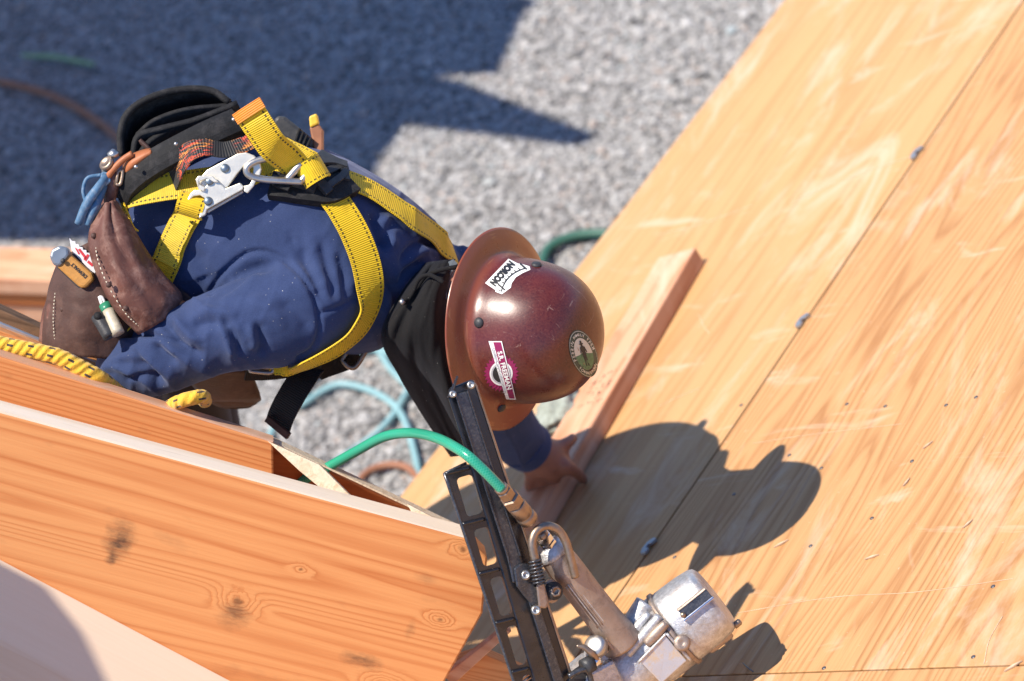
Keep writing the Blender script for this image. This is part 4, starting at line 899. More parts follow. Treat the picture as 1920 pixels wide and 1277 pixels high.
tube('ring', [P(x, y, d) for x, y, d in ((574, 300, RD + .005), (545, 297, RD), (512, 296, RD - .005), (484, 301, RD - .008), (464, 313, RD - .01), (466, 328, RD - .008), (492, 336, RD - .004), (530, 339, RD), (567, 341, RD + .005))], .0052, M['steel'], har, 12, 50)
tube('ring_bar', [P(572, 301, RD + .004), P(556, 316, RD + .003), P(538, 337, RD + .003)], .0055, M['steel'], har, 10, 12)
tube('ring_bar', [P(590, 303, RD + .008), P(578, 322, RD + .006), P(564, 341, RD + .006)], .0055, M['steel'], har, 10, 12)
lp = []; ln_ = []
for k in range(19):
    t = math.pi * (-.15 + 1.2 * k / 18); c0 = P(585, 322, RD + .018); ax = (P(600, 305, RD) - P(570, 340, RD)).normalized(); ou = CV(.75, .45, 0).normalized()
    dirv = ou * math.cos(t) + CV(0, 0, -1) * math.sin(t); lp.append(c0 + dirv * .020); ln_.append(dirv)
ribbon('strap_loop', lp, ln_, .036, .0024, M['yellow'], har)
# chest strap, buckles and loose tail below the arm
def free(pix, wd, mat, nrm, name, th=.0024, n=24, bow=0.0):
    sp = [P(a, b, d) for a, b, d in spline(pix, n)]; nv_ = nrm if isinstance(nrm, list) else [nrm] * n
    return ribbon(name, sp, nv_, wd, th, M[mat], har, bow=bow)
free([(462, 692, 4.00), (520, 690, 4.02), (580, 678, 4.05), (630, 662, 4.08), (668, 652, 4.10)], .040, 'blackweb', CV(-.2, -.45, -.8), 'chest_strap', .004)
free([(505, 696, 3.985), (540, 690, 3.99), (575, 684, 4.0)], .010, 'yellow', CV(0, -.2, -1), 'strap_fold', .004)
tail = spline([(585, 690, 4.01), (566, 712, 3.99), (545, 745, 3.985), (528, 778, 3.99), (520, 802, 4.0)], 26)
free([tuple(x) for x in tail], .043, 'blackweb', CV(-.45, -.2, -.9), 'loose_tail', .003, 26)
free([(524, 796, 3.988), (518, 806, 3.992)], .044, 'leather2', CV(-.45, -.2, -.9), 'tail_tip', .007, 5)
free([(600, 684, 4.04), (640, 668, 4.06), (664, 650, 4.07)], .052, 'nylon', CV(-.1, -.5, -.8), 'buckle_pad', .006)
tube('buckle', [P(656, 646, 4.05), P(684, 648, 4.05), P(686, 656, 4.05), P(668, 686, 4.05), P(655, 688, 4.05), P(642, 676, 4.05)], .0042, M['brass'], har, 10, 30, True, True)
tube('buckle', [P(464, 686, 3.985), P(510, 690, 3.985), P(512, 694, 3.985), P(505, 699, 3.985), P(470, 696, 3.985)], .0032, M['steel'], har, 8, 30, True, True)
tube('strap_edge', [P(672, 636, 4.09), P(680, 640, 4.09), P(688, 646, 4.08)], .006, M['yellow'], har, 8, 10)
# flame printed strap
ff = spline([(322, 338, 3.875), (336, 306, 3.85), (356, 284, 3.838), (384, 276, 3.84), (420, 281, 3.85), (456, 272, 3.86), (486, 258, 3.87)], 36)
fn = [CV(-.75 + .75 * min(1, i / 14), .15 + .3 * min(1, i / 14), -.9) for i in range(36)]
fs_ = ribbon('lanyard_strap', [P(*q) for q in ff], fn, [.040 - .014 * min(1, i / 20) for i in range(36)], .0024, M['flame'], None)
tag(fs_, 'black webbing strap printed with orange flames on the worker\'s lower back', 'strap')

# ------------------------------------------------------------------ snap hook
Z1 = lambda x, y: (60 + x / 4.257, 130 + y / 4.257)
hk = empty('snap_hook', P(410, 345, 3.80), 'large pale zinc double action snap hook clipped to the harness ring', 'hook')
HD = 3.846
def plate(name, zp, d, th, mat, bevel=.0015): return prism(name, [P(*Z1(x, y), d + (0 if not callable(d) else 0)) for x, y in zp], CV(0, 0, th), M[mat], hk, bevel)
plate('hook_body', [(1310, 900), (1400, 800), (1560, 715), (1640, 672), (1710, 662), (1770, 686), (1815, 735), (1830, 800), (1818, 850), (1780, 880), (1740, 868), (1762, 830), (1765, 785), (1735, 752), (1700, 762), (1640, 830), (1560, 940), (1440, 1010), (1340, 960)], HD, .011, 'zinc')
plate('hook_gate', [(1300, 960), (1360, 965), (1440, 870), (1500, 905), (1545, 950), (1660, 905), (1690, 935), (1680, 960), (1395, 1118), (1385, 1160), (1330, 1190), (1350, 1110), (1385, 1060), (1380, 1030), (1340, 1005), (1290, 1012), (1250, 1050), (1235, 1045), (1268, 985)], HD - .004, .012, 'zinc')
plate('hook_gate', [(1690, 930), (1690, 975), (1720, 990), (1770, 930), (1800, 860), (1770, 860), (1735, 920)], HD - .002, .008, 'zinc')
plate('hook_lever', [(1305, 880), (1330, 850), (1440, 850), (1490, 900), (1450, 900), (1400, 870), (1345, 890), (1330, 915), (1380, 940), (1372, 975), (1330, 960)], HD - .009, .004, 'zinc', .001)
plate('lever_edge', [(1395, 1125), (1685, 962), (1688, 985), (1400, 1150)], HD + .004, .008, 'steel')
for x, y in ((1540, 790), (1416, 892), (1406, 1052)):
    lathe('rivet', [(.0066, 0), (.0066, .001), (.0045, .0034), (0, .0042)], P(*Z1(x, y), HD - (.0005 if y < 800 else .0045)), CV(0, .1, -1), M['rivet'], hk, 18)
eye = [Z1(1300, 1020), Z1(1365, 1030)]
lp = []; ln_ = []
for k in range(15):
    t = math.pi * (.0 + 1.1 * k / 14); c0 = P(*Z1(1275, 1085), HD + .012); dirv = CV(.3, .95, 0).normalized() * math.cos(t) + CV(0, 0, -1) * math.sin(t); lp.append(c0 + dirv * .016); ln_.append(dirv)
ribbon('webbing_loop', lp, ln_, .040, .0026, M['yellow'], hk)

# ------------------------------------------------------------------ tool belt
tb = empty('tool_belt', P(230, 440, 3.95), 'tool belt with black nylon bag and brown leather pouches on the worker', 'tool belt')
DN = -UPC  # unused camera-space down
DOWN = Vector((0, 0, -1))
def pouch(name, rim, dep, mat, par, taper=.8, th=.007, open_top=True, n=48, arch=None):
    a = spline(rim + [rim[0]], n + 1)[:-1]; R0 = [P(*q) for q in a]; c0 = sum(R0, Vector()) / n; V = []
    rows = 7
    for i in range(rows):
        f = i / (rows - 1); k = 1 + (taper - 1) * f ** 1.5
        for p in R0: V.append(c0 + (p - c0) * k + CV(.10, -.30, .75).normalized() * dep * f)
    F = [[i * n + k, i * n + (k + 1) % n, (i + 1) * n + (k + 1) % n, (i + 1) * n + k] for i in range(rows - 1) for k in range(n)]
    F.append([(rows - 1) * n + k for k in range(n)])
    c, V = centred(V); me = mesh(name, V, F); b = bmesh.new(); b.from_mesh(me); bmesh.ops.recalc_face_normals(b, faces=b.faces); b.to_mesh(me); b.free()
    o = link(name, me, mat, par, Matrix.Translation(c), smooth=True); s = o.modifiers.new('s', 'SOLIDIFY'); s.thickness = th; s.offset = 0; return o
pouch('nylon_bag', [(228, 292, 3.90), (226, 250, 3.90), (240, 212, 3.905), (280, 184, 3.91), (340, 168, 3.92), (395, 170, 3.925), (428, 190, 3.925), (440, 206, 3.92), (400, 214, 3.91), (340, 232, 3.895), (282, 262, 3.885), (250, 300, 3.885)], .20, M['nylon'], tb, .78)
def wall(name, top, dep, mat, th=.006, par=tb):
    a = spline(top, 26); V = []
    for q in a:
        p = P(*q)
        for f in (0, .33, .66, 1): V.append(p + CV(.10, -.30, .75).normalized() * dep * f)
    F = [[i * 4 + j, i * 4 + j + 1, (i + 1) * 4 + j + 1, (i + 1) * 4 + j] for i in range(25) for j in range(3)]
    c, V = centred(V); o = link(name, mesh(name, V, F), mat, par, Matrix.Translation(c), smooth=True); s = o.modifiers.new('s', 'SOLIDIFY'); s.thickness = th; s.offset = 0; return o
wall('divider', [(256, 252, 3.895), (290, 224, 3.90), (350, 204, 3.905), (432, 196, 3.915)], .12, M['nylon'])
wall('divider', [(248, 292, 3.885), (258, 254, 3.885), (300, 240, 3.885), (370, 222, 3.89), (445, 192, 3.90)], .14, M['nylon'], .008)
wall('divider', [(262, 262, 3.878), (280, 280, 3.875), (284, 300, 3.875)], .08, M['leather2'], .005)
tube('edge_binding', [P(x, y, d) for x, y, d in ((228, 292, 3.893), (226, 250, 3.893), (240, 212, 3.898), (280, 184, 3.903), (340, 168, 3.913), (395, 170, 3.918), (430, 192, 3.918))], .0055, M['nylon'], tb, 8, 40)
# padded belt
bp = spline([(224, 372, 3.895), (240, 342, 3.875), (280, 310, 3.862), (340, 276, 3.858), (400, 246, 3.868), (446, 226, 3.885)], 36)
ribbon('belt', [P(*q) for q in bp], [CV(-.3, .15, -1)] * 36, .038, .018, M['nylon'], tb, bow=.004)
for px, py, d in ((255, 313, 3.845), (438, 224, 3.86), (330, 270, 3.842)): lathe('rivet', [(.003, 0), (.003, .002), (0, .003)], P(px, py, d), CV(0, 0, -1), M['steel'], tb, 10)
sheet('glove_flap', [(232, 310, 3.88), (246, 292, 3.872), (270, 282, 3.868), (284, 280, 3.868)], [(226, 340, 3.89), (240, 322, 3.868), (262, 304, 3.862), (284, 290, 3.862)], M['tan'], tb, 16, 8, .008, .004)
tube('hammer_loop', [P(206, 296, 3.87), P(196, 312, 3.87), P(202, 334, 3.88), P(222, 330, 3.88)], .0045, M['steel'], tb, 10, 24)
lathe('belt_knob', [(.004, 0), (.009, .002), (.0115, .006), (.0115, .010), (.008, .012), (.006, .010), (0, .010)], P(206, 312, 3.87), CV(-.5, .5, -.7), M['brass'], tb, 18)
lathe('belt_knob', [(.004, 0), (.008, .003), (.009, .008), (0, .014)], P(214, 296, 3.87), CV(-.1, .9, -.3), M['steel'], tb, 18)
tube('leather_lace', [P(196, 340, 3.868), P(212, 318, 3.862), P(230, 300, 3.862), P(248, 288, 3.858)], .0048, M['tan'], tb, 8, 24)
tube('buckle_ring', [P(222, 322, 3.866), P(230, 320, 3.866), P(226, 344, 3.866), P(217, 346, 3.866)], .0028, M['brass'], tb, 8, 24, True, True)
sheet('leather_tab', [(198, 330, 3.875), (196, 360, 3.88), (192, 392, 3.89), (190, 410, 3.90)], [(226, 318, 3.872), (220, 350, 3.875), (214, 380, 3.885), (212, 404, 3.895)], M['leather'], tb, 16, 8, .006, .006)
# leather pouches on the left hip
sheet('leather_pouch', [(196, 384, 3.875), (172, 428, 3.86), (170, 470, 3.85), (190, 530, 3.84), (222, 586, 3.85), (262, 626, 3.865)], [(214, 376, 3.875), (244, 420, 3.86), (272, 470, 3.865), (306, 516, 3.875), (338, 552, 3.885), (332, 584, 3.89)], M['leather'], tb, 34, 18, .030, .006, .008, 9, 1.0)
sheet('pouch_back', [(112, 490, 3.93), (94, 545, 3.92), (84, 600, 3.92), (82, 660, 3.93)], [(190, 440, 3.92), (226, 530, 3.90), (258, 610, 3.91), (270, 680, 3.93)], M['leather2'], tb, 30, 18, .035, .007, .006, 8, 4.0)
sheet('pouch_gusset', [(96, 548, 3.925), (82, 590, 3.935), (76, 640, 3.945)], [(108, 520, 3.915), (98, 590, 3.915), (98, 650, 3.92)], M['leather'], tb, 16, 6, .006, .006)
sheet('leather_strip', [(296, 524, 3.882), (330, 558, 3.885), (362, 574, 3.89)], [(304, 544, 3.88), (330, 572, 3.882), (354, 580, 3.888)], M['tan'], tb, 14, 5, .003, .004)
def stitches(path, n, par, d0=0, nm='stitch', mat='cream'):
    a = spline(path, n * 2)
    for k in range(n): tube(nm, [P(*a[2 * k]), P(*a[2 * k + 1])], .0009, M[mat], par, 5)
stitches([(180, 436, 3.846), (182, 480, 3.832), (202, 534, 3.822), (236, 588, 3.834), (266, 616, 3.85)], 26, tb)
stitches([(116, 500, 3.916), (104, 548, 3.902), (100, 600, 3.902), (104, 650, 3.91)], 24, tb)
for px, py, d in ((176, 442, 3.842), (204, 534, 3.82), (236, 578, 3.83), (120, 555, 3.895), (118, 580, 3.895)): lathe('rivet', [(.0045, 0), (.0045, .001), (.0025, .003), (0, .0035)], P(px, py, d), CV(0, .1, -1), M['leather2'], tb, 12)
# dark pouch seen below the arm
pouch('leather_bag', [(340, 694, 4.02), (400, 690, 4.0), (456, 688, 4.02), (462, 700, 4.08), (440, 716, 4.10), (380, 716, 4.08)], .12, M['leather2'], tb, .82)

# ------------------------------------------------------------------ tools in the pouches
def px_prism(name, pix, d, th, mat, par, bevel=.001): return prism(name, [P(a, b, d) for a, b in pix], CV(0, 0, th), M[mat], par, bevel)
kn = empty('utility_knife', P(150, 505, 3.86), 'mustard utility knife with grey metal nose in the left pouch', 'knife')
px_prism('grip', [(124, 470), (172, 512), (176, 524), (160, 540), (150, 540), (104, 498)], 3.862, .020, 'mustard', kn, .004)
px_prism('nose', [(92, 482), (96, 468), (112, 460), (128, 466), (130, 478), (112, 500), (100, 498)], 3.858, .022, 'greycap', kn, .004)
px_prism('grip_insert', [(104, 500), (112, 496), (158, 536), (150, 544)], 3.872, .020, 'rubber', kn, .003)
lathe('pivot_screw', [(.0035, 0), (.0035, .001), (0, .002)], P(118, 489, 3.857), CV(0, 0, -1), M['rubber'], kn, 10)
v_, f_ = txt('DEWALT', (148, 507), (-.74, -.67), (-.67, .74), 9.5, .03)
W = [P(x, y, 3.8612) for x, y in v_]; c, W = centred(W); link('lettering', mesh('lettering', W, f_), M['ink'], kn, Matrix.Translation(c))
bp_ = empty('saw_blade_pack', P(160, 480, 3.87), 'white saw blade pack with red print behind the utility knife', 'blade pack')
tooth = []
for k in range(15): t = k / 14; tooth += [(136 + 48 * t + (1.6 if k % 2 else -1), 452 + 38 * t - (2.2 if k % 2 else 0))]
px_prism('pack', [(130, 446)] + tooth + [(186, 496), (178, 512), (170, 508), (134, 470)], 3.876, .004, 'paper', bp_, 0)
for q in ([(146, 468), (150, 466), (164, 484), (160, 487)], [(156, 486), (164, 476), (168, 479), (161, 490)], [(166, 488), (176, 496), (172, 500), (163, 492)], [(140, 464), (144, 466), (150, 476), (147, 477)]): px_prism('red_print', q, 3.8754, .0004, 'redprint', bp_, 0)
px_prism('pack_clip', [(166, 512), (184, 500), (192, 512), (196, 540), (184, 536)], 3.878, .014, 'rubber', bp_, .002)
mk = empty('marker_pen', P(208, 600, 3.85), 'white marker pen with green collar in the left pouch', 'pen')
tube('barrel', [P(203, 584, 3.866), P(213, 606, 3.856), P(222, 626, 3.85)], .0095, M['pen_w'], mk, 16, 8); tube('collar', [P(196, 571, 3.87), P(204, 586, 3.865)], .0088, M['pen_g'], mk, 16); tube('clip_ring', [P(186, 556, 3.868), P(192, 558, 3.868), P(196, 568, 3.868), P(190, 570, 3.868)], .0022, M['paper'], mk, 8, 20, True, True)
m2 = empty('black_marker', P(190, 610, 3.86), 'short black marker with round end beside the white pen', 'pen')
tube('barrel', [P(182, 592, 3.862), P(194, 612, 3.856), P(206, 632, 3.852)], .0098, M['rubber'], m2, 16, 8); lathe('end_cap', [(.006, 0), (.006, .003), (0, .006)], P(184, 593, 3.853), CV(-.2, .3, -1), M['nylon'], m2, 14)
pl = empty('pliers', P(170, 370, 3.86), 'pliers with worn blue handles hanging beside the tool belt', 'pliers')
tube('handle', [P(200, 330, 3.866), P(184, 352, 3.858), P(164, 380, 3.855), P(146, 420, 3.862)], [.0055, .0065, .007, .0055], M['bluesteel'], pl, 12, 24)
tube('handle', [P(196, 346, 3.872), P(186, 370, 3.866), P(174, 396, 3.862), P(164, 422, 3.866)], [.0055, .0065, .007, .0055], M['bluesteel'], pl, 12, 24)
tube('spring_loop', [P(190, 328, 3.868), P(164, 334, 3.866), P(156, 356, 3.866), P(160, 376, 3.868)], .0028, M['bluesteel'], pl, 8, 24)
px_prism('jaw', [(190, 322), (204, 322), (208, 340), (196, 350), (186, 344)], 3.862, .012, 'bluesteel', pl, .002)
hm = empty('hammer', P(592, 250, 4.0), 'brown handled tool with yellow tip upright behind the worker\'s back', 'hammer')
px_prism('handle', [(580, 238), (596, 230), (606, 244), (606, 290), (590, 290)], 3.985, .018, 'handle', hm, .003)
px_prism('tip', [(579, 218), (594, 212), (598, 232), (581, 240)], 3.982, .020, 'lime', hm, .003)
bh = empty('black_holster', P(545, 250, 4.0), 'black rubber grip behind the worker\'s back beside yellow strap', 'holster')
px_prism('grip', [(512, 226), (520, 216), (534, 218), (562, 240), (588, 262), (586, 280), (560, 276), (522, 252)], 3.98, .024, 'rubber', bh, .006)
for k in range(4): px_prism('grip_rib', [(560 + k * 7, 240 + k * 6), (564 + k * 7, 241 + k * 6), (556 + k * 7, 264 + k * 4), (552 + k * 7, 262 + k * 4)], 3.975, .01, 'nylon', bh, .001)

# ------------------------------------------------------------------ rope
rp = tube('rope', [P(-60, 628, 3.822), P(0, 646, 3.824), P(60, 658, 3.826), P(110, 670, 3.828), P(150, 690, 3.832), P(190, 712, 3.845), P(230, 745, 3.90)], .0125, M['rope'], None, 18, 80, True, False, lambda t, a: 1 + .09 * noise.noise(Vector((t * 45, a * 1.3, 0))))
tag(rp, 'fuzzy yellow rope with black flecks lying along the beam at left', 'rope')
rp = tube('rope', [P(320, 762, 3.86), P(340, 752, 3.832), P(362, 746, 3.826), P(380, 744, 3.84), P(384, 752, 3.88)], .0105, M['rope'], None, 18, 50, True, False, lambda t, a: 1 + .09 * noise.noise(Vector((t * 22, a * 1.3, 5))))
tag(rp, 'short yellow rope end poking over the beam below the elbow', 'rope')

# ------------------------------------------------------------------ pneumatic nailer
def gd(px): return 3.86 - (1330 - px) * 0.00040
def GP(px, py, off=0.0): return P(px, py, gd(px) - off)
gun = empty('pneumatic_nailer', GP(1200, 1250), 'pneumatic framing nailer with slotted black magazine resting on beam and plywood', 'nailer')
def gprism(name, pix, off, th, mat, bevel=.0012, par=None):
    pts = [GP(a, b, off) for a, b in pix]; return prism(name, pts, CV(.0004 * FPX / 3.8 * 0, 0, 1) * th, M[mat], par or gun, bevel)
A0 = np.array([862.0, 722.0]); AX = np.array([.2825, .9593]); AY = np.array([.9593, -.2825])
def mg(u, v): q = A0 + AX * u + AY * v; return (q[0], q[1])
# magazine upper channel and its lit ridges
chan = gprism('magazine_channel', [mg(0, -22), mg(-4, 26), mg(10, 30), mg(590, 48), mg(590, -24), mg(165, -24), mg(20, -28)], .010, .026, 'blackmetal', .003)
gprism('magazine_ridge', [mg(14, -14), mg(14, 12), mg(355, 20), mg(386, 6), mg(386, -10), mg(330, -6)], .016, .008, 'greymetal', .003)
gprism('ridge_edge', [mg(14, -14), mg(14, -10.5), mg(336, -1), mg(352, -6)], .0178, .006, 'greymetal', .001)
gprism('ridge_edge', [mg(14, 9), mg(14, 12.5), mg(340, 21), mg(340, 17)], .0175, .006, 'greymetal', .001)
gprism('edge_rail', [mg(-2, 27), mg(10, 31), mg(590, 49), mg(590, 44.5), mg(10, 27.5)], .012, .024, 'brass', .0008)
gprism('edge_rail', [mg(400, 8), mg(400, 26), mg(590, 32), mg(590, 12)], .016, .010, 'greymetal', .002)
# slotted flange with five openings: a frame built from bars round each opening
uL = 142; SL = [(166, 242), (268, 340), (364, 438), (460, 536), (556, 600)]
vl0 = -64
def vL(u): return -74 + (u - 150) * 0.035   # left edge of the flange
fl_pts = [mg(uL - 8, -30), mg(150, vL(150) + 3), mg(158, vL(158)), mg(600, vL(600)), mg(600, -20), mg(165, -22)]
fm = bmesh.new()
outer = [Vector((150, vL(150), 0)), Vector((612, vL(612), 0)), Vector((612, -20, 0)), Vector((150, -20, 0))]
def rslot(u0, u1):
    c = []; v0, v1 = vL((u0 + u1) / 2) + 15, -27 + 1.5; r = 8
    for (cu, cv, a0) in ((u0 + r, v0 + r, 180), (u1 - r, v0 + r, 270), (u1 - r, v1 - r, 0), (u0 + r, v1 - r, 90)):
        for k in range(5): a = math.radians(a0 + 90 * k / 4); c.append((cu + r * math.cos(a), cv + r * math.sin(a)))
    return c
cu = bpy.data.curves.new('flange', 'CURVE'); cu.dimensions = '2D'; cu.fill_mode = 'BOTH'; cu.extrude = 0.0
def addspl(pts):
    s = cu.splines.new('POLY'); s.points.add(len(pts) - 1)
    for q, p in zip(s.points, pts): q.co = (p[0] / 1000, p[1] / 1000, 0, 1)
    s.use_cyclic_u = True
addspl([(146, -30), (150, vL(150)), (620, vL(620)), (620, -18), (150, -18)])
for a, b in SL: addspl(rslot(a, b))
co_ = bpy.data.objects.new('c', cu); COL.objects.link(co_); dgp = bpy.context.evaluated_depsgraph_get(); fmesh = bpy.data.meshes.new_from_object(co_.evaluated_get(dgp)); bpy.data.objects.remove(co_); bpy.data.curves.remove(cu)
fm.from_mesh(fmesh); bmesh.ops.remove_doubles(fm, verts=fm.verts, dist=1e-5)
for v in fm.verts: q = mg(v.co.x * 1000, v.co.y * 1000); v.co = GP(q[0], q[1], .006)
bmesh.ops.recalc_face_normals(fm, faces=fm.faces); fm.to_mesh(fmesh); fm.free(); fmesh.name = 'magazine_flange'
flo = link('magazine_flange', fmesh, M['blackmetal'], gun); s = flo.modifiers.new('s', 'SOLIDIFY'); s.thickness = .0035; s.offset = 0
for u in (154, 254, 352, 449, 546):
    tube('flange_rib', [GP(*mg(u - 2, vL(u) + 2), .009), GP(*mg(u - 1, -50), .0105), GP(*mg(u, -26), .010)], .0026, M['blackmetal'], gun, 8, 10)
tube('flange_edge', [GP(*mg(150, vL(150)), .006), GP(*mg(380, vL(380)), .006), GP(*mg(615, vL(615)), .006)], .0026, M['greymetal'], gun, 8, 16)
tube('flange_edge', [GP(*mg(151, vL(150)), .006), GP(*mg(144, -30), .006)], .0022, M['greymetal'], gun, 8)
for k in range(7): tube('collated_nail', [GP(*mg(560 + k * 7, vL(580) + 14), -.004), GP(*mg(553 + k * 7, -24), -.004)], .0018, M['steel'], gun, 6)
gprism('latch', [(838, 746), (846, 728), (856, 704), (860, 706), (852, 730), (846, 744)], .016, .010, 'greymetal', .001)
def screw(px, py, r, off, mat='steel', par=gun):
    a = CV(0, .12, -1); lathe('screw', [(r * 1.2, 0), (r * 1.2, r * .25), (r, r * .3), (r, r * .9), (r * .55, r * .95), (r * .5, r * .5), (0, r * .45)], GP(px, py, off), a, M[mat], par, 16)
screw(849, 739, .0042, .018); screw(883, 722, .0048, .018)
# handle bracket
gprism('bracket', [(963, 1066), (975, 1056), (990, 1058), (1002, 1066), (1004, 1100), (1012, 1104), (1016, 1138), (1004, 1142), (985, 1122), (968, 1100)], .020, .010, 'greymetal', .003)
screw(986, 1078, .006, .0215); screw(1005, 1144, .006, .024)
gprism('bracket_block', [(1005, 1096), (1020, 1092), (1030, 1130), (1024, 1142), (1010, 1140)], .030, .024, 'alu_tan', .003)
gprism('bracket_plate', [(1022, 1090), (1036, 1084), (1044, 1092), (1048, 1124), (1040, 1132), (1028, 1132)], .018, .010, 'alu_tan', .004)
lathe('bolt', [(.012, 0), (.013, .003), (.013, .008), (.008, .009), (.008, .014), (.0045, .014), (.004, .010), (0, .010)], GP(1036, 1108, .018), CV(.3, .1, -1), M['rubber'], gun, 18)
lathe('bolt_head', [(.0078, 0), (.0078, .004), (.0048, .004), (.0045, .001), (0, .001)], GP(1041, 1109, .031), CV(.3, .1, -1), M['brass'], gun, 6)
sp_ = []
for k in range(96): t = k / 95; a = 2 * math.pi * 7 * t; c = GP(1003 + 9 * t, 1050 + 46 * t, .034); sp_.append(c + CV(1, .12, 0).normalized() * math.cos(a) * .0082 + CV(0, 0, -1) * math.sin(a) * .0082)
tube('spring', sp_, .0016, M['greymetal'], gun, 6, 300)
tube('hook_tube', [GP(1004, 1052, .034), GP(998, 1020, .036), GP(1004, 998, .038), GP(1022, 986, .040), GP(1044, 992, .042), GP(1060, 1014, .042), GP(1070, 1048, .040), GP(1079, 1082, .036)], .0062, M['brass'], gun, 14, 60)
# handle
gr = tube('handle', [GP(1033, 1030, 0), GP(1062, 1068, .002), GP(1102, 1120, .002), GP(1140, 1170, 0), GP(1166, 1204, -.004)], [.0228, .0248, .0245, .0262, .031], M['alu_tan'], gun, 28, 40)
tube('handle_end_cap', [GP(1026, 1022, 0), GP(1034, 1032, 0), GP(1039, 1039, 0)], [.019, .0245, .0250], M['alu'], gun, 28, 12)
for k in range(7):
    o_ = (k - 3) * 5.6; tube('grip_groove', [GP(1074 + o_ * .8, 1090 - o_ * .6, .0258 - abs(k - 3) * .0016), GP(1106 + o_ * .8, 1132 - o_ * .6, .0262 - abs(k - 3) * .0016), GP(1134 + o_ * .8, 1168 - o_ * .6, .0262 - abs(k - 3) * .0016)], .0011, M['alu'] if k % 2 else M['alu_tan'], gun, 6, 14)
# swivel air plug
ca = (GP(1012, 995, .02) - GP(1040, 1038, .006)).normalized()
lathe('plug_nut', [(.010, -.004), (.0125, -.004), (.0125, .008), (.010, .0085), (.010, .010), (.0115, .010), (.0115, .020), (.007, .021)], GP(1030, 1023, .008), ca, M['chrome'], gun, 6, smooth=False)
lathe('plug_stem', [(.009, 0), (.009, .022), (.0065, .024)], GP(1026, 1018, .01), ca, M['brass'], gun, 18)
# driver housing and cap
ga = CV(.78, .62, -.10).normalized(); gc = P(1265, 1178, gd(1265) + .004); RC = .0595
def gcyl(name, prof, mat, n=48): return lathe(name, prof, gc, ga, M[mat], gun, n, CV(.6, -.75, 0))
gcyl('housing', [(.030, -.28), (.046, -.25), (.053, -.19), (.0535, -.13), (.052, -.126), (.0565, -.12), (.0575, -.07), (.056, -.066), (.056, -.05), (.0585, -.046), (.0585, -.004)], 'alu')
gcyl('rim', [(.0585, -.0045), (.0615, -.0035), (.0615, .002), (.0585, .003)], 'alu_tan')
def sq(name, h0, h1, r, mat, n=64, power=2.5):
    ez = ga; ex = CV(.62, -.78, 0); ex = (ex - ez * ex.dot(ez)).normalized(); ey = ez.cross(ex); V, F = [], []
    pr = [(r * .985, h0), (r, h0 + .004), (r * .985, h0 + (h1 - h0) * .6), (r * .95, h1 - .010), (r * .90, h1 - .003), (r * .80, h1)]
    for rr, h in pr:
        for k in range(n):
            a = 2 * math.pi * k / n; c, s2 = math.cos(a), math.sin(a); q2 = (abs(c) ** power + abs(s2) ** power) ** (-1 / power); V.append(Vector((rr * c * q2 * .93, rr * s2 * q2 * .93, h)))
    for i in range(len(pr) - 1):
        for k in range(n): k2 = (k + 1) % n; F.append([i * n + k, i * n + k2, (i + 1) * n + k2, (i + 1) * n + k])
    F.append(list(range(n - 1, -1, -1))); F.append([(len(pr) - 1) * n + k for k in range(n)])
    me = mesh(name, V, F); return link(name, me, M[mat], gun, Matrix.Translation(gc) @ Matrix((ex, ey, ez)).transposed().to_4x4(), True)
cap = sq('cap', .003, .074, .0615, 'alu')
def gon(along_px, across_px, out):      # point on the cap side: along axis, across, outwards (m) toward the camera
    q = np.array([1265.0, 1178.0]) + np.array([.783, -.622]) * along_px + np.array([.622, .783]) * across_px; return P(q[0], q[1], gd(1265) - out)
prism('exhaust_slot', [gon(26, -21, .060), gon(92, -21, .060), gon(92, -3, .062), gon(26, -3, .062)], CV(0, 0, .012), M['greymetal'], gun, .001)
prism('slot_lip', [gon(22, -3, .063), gon(94, -3, .063), gon(94, 3, .064), gon(22, 3, .064)], CV(0, 0, .012), M['chrome'], gun, .0015)
prism('slot_lip', [gon(24, -25, .060), gon(92, -25, .060), gon(92, -20, .062), gon(24, -20, .062)], CV(0, 0, .012), M['alu_tan'], gun, .0015)
lathe('slot_screw', [(.004, 0), (.004, .004), (0, .005)], gon(28, -10, .060), CV(0, 0, -1), M['brass'], gun, 12)
prism('cap_foot', [gon(20, 70, .02), gon(78, 70, .02), gon(78, 82, .012), gon(26, 82, .012)], CV(0, 0, .02), M['alu_tan'], gun, .003)
lathe('cap_bolt', [(.005, 0), (.005, .01), (.003, .012)], gon(90, 66, .02), ga, M['brass'], gun, 12)
# body ribs, shoulder and badge
def gbar(name, a, b, r, mat): return tube(name, [a, (a + b) / 2, b], r, M[mat], gun, 10, 12)
gbar('shoulder', gon(-12, -70, .022), gon(-70, -48, .02), [.016, .017, .018], 'alu')
gbar('shoulder_rib', gon(-8, -36, .052), gon(-100, -16, .045), [.006, .008, .006], 'alu')
gbar('shoulder_rib', gon(-6, -18, .058), gon(-60, -10, .052), [.006, .009, .007], 'alu_tan')
gbar('shoulder_rib', gon(-20, -52, .042), gon(-110, -34, .034), [.005, .009, .006], 'alu')
prism('badge', [gon(-22, 0, .0595), gon(-90, 8, .054), gon(-84, 66, .044), gon(-20, 62, .050)], CV(0, 0, .004), M['badge'], gun, .0015)
gbar('badge_frame', gon(-18, -2, .060), gon(-14, 66, .048), [.0022, .0022, .0022], 'alu')
gbar('badge_frame', gon(-18, -2, .060), gon(-94, 8, .054), [.0022, .0022, .0022], 'alu')
lathe('boss', [(.012, 0), (.012, .002), (.006, .004), (.003, .002), (0, .002)], gon(-6, 30, .0575), CV(0, .05, -1), M['alu_tan'], gun, 18)
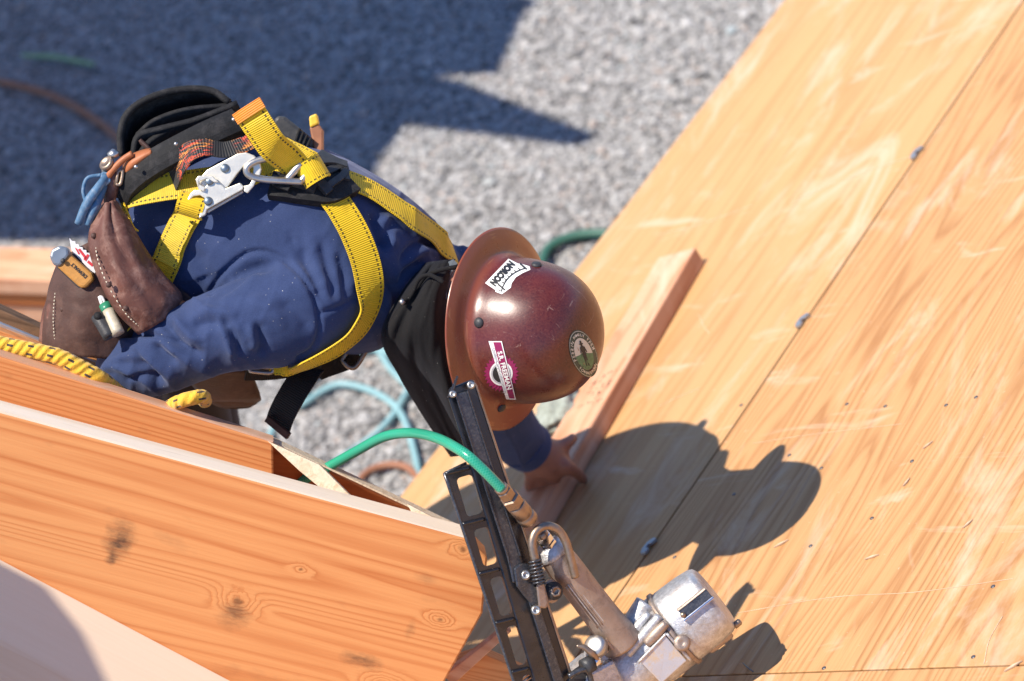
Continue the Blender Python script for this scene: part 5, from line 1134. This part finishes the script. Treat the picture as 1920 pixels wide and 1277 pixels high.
# trigger, safety and nose details
lathe('trigger_pivot', [(.008, -.01), (.015, -.008), (.016, .006), (.012, .009), (.006, .010), (0, .010)], GP(1118, 1212, .016), CV(-.5, .3, -1), M['steel'], gun, 24)
for k in range(3): gprism('guard_fin', [(1122 + k * 11, 1206 - k * 6), (1127 + k * 11, 1203 - k * 6), (1142 + k * 11, 1222 - k * 6), (1137 + k * 11, 1225 - k * 6)], .020, .016, 'alu_tan', .001)
tube('trigger', [GP(1081, 1211, .02), GP(1096, 1214, .024), GP(1110, 1226, .026), GP(1126, 1244, .022)], [.002, .004, .005, .004], M['brass'], gun, 10, 20)
tube('safety_knob', [GP(1094, 1252, .020), GP(1110, 1243, .020)], .012, M['rubber'], gun, 16); tube('safety_knob', [GP(1110, 1243, .020), GP(1124, 1235, .020)], .008, M['chrome'], gun, 16)
gprism('nose', [(1062, 1272), (1092, 1250), (1130, 1262), (1150, 1300), (1060, 1310)], .012, .04, 'rubber', .005)
gprism('nose', [(1100, 1262), (1150, 1236), (1180, 1300), (1090, 1310)], .016, .04, 'alu', .006)
tube('push_lever', [GP(1066, 1268, .02), GP(1092, 1256, .026), GP(1104, 1262, .024), GP(1112, 1290, .02)], .004, M['greymetal'], gun, 8, 20)
# ------------------------------------------------------------------ air hose and couplers on the nailer
ah = empty('air_hose_coupler', GP(975, 960, .03), 'green braided air hose with brass coupler feeding the nailer', 'hose')
tube('hose', [P(560, 905, 3.93), P(622, 872, 3.90), P(670, 845, 3.87), P(720, 819, 3.83), P(770, 812, 3.79), P(820, 822, 3.70), P(868, 848, 3.642), P(905, 880, 3.634), P(942, 918, 3.640)], .0074, M['hose'], ah, 20, 110)
hx = (P(1012, 996, gd(1012) - .02) - P(942, 916, 3.64)).normalized(); h0 = P(938, 913, 3.64)
lathe('ferrule', [(.0085, 0), (.0098, .001), (.0098, .006), (.0085, .007)], h0, hx, M['brass'], ah, 20)
lathe('hex_nut', [(.0088, .006), (.0112, .008), (.0118, .022), (.0095, .025)], h0, hx, M['brass'], ah, 6, smooth=False)
lathe('coupler_nut', [(.010, .024), (.0142, .026), (.0148, .040), (.0125, .044)], h0, hx, M['brass'], ah, 6, smooth=False)
lathe('coupler_sleeve', [(.0125, .043), (.0135, .044), (.0135, .066), (.0125, .067), (.0125, .070), (.0138, .071), (.0138, .083), (.011, .086)], h0, hx, M['brass'], ah, 24)
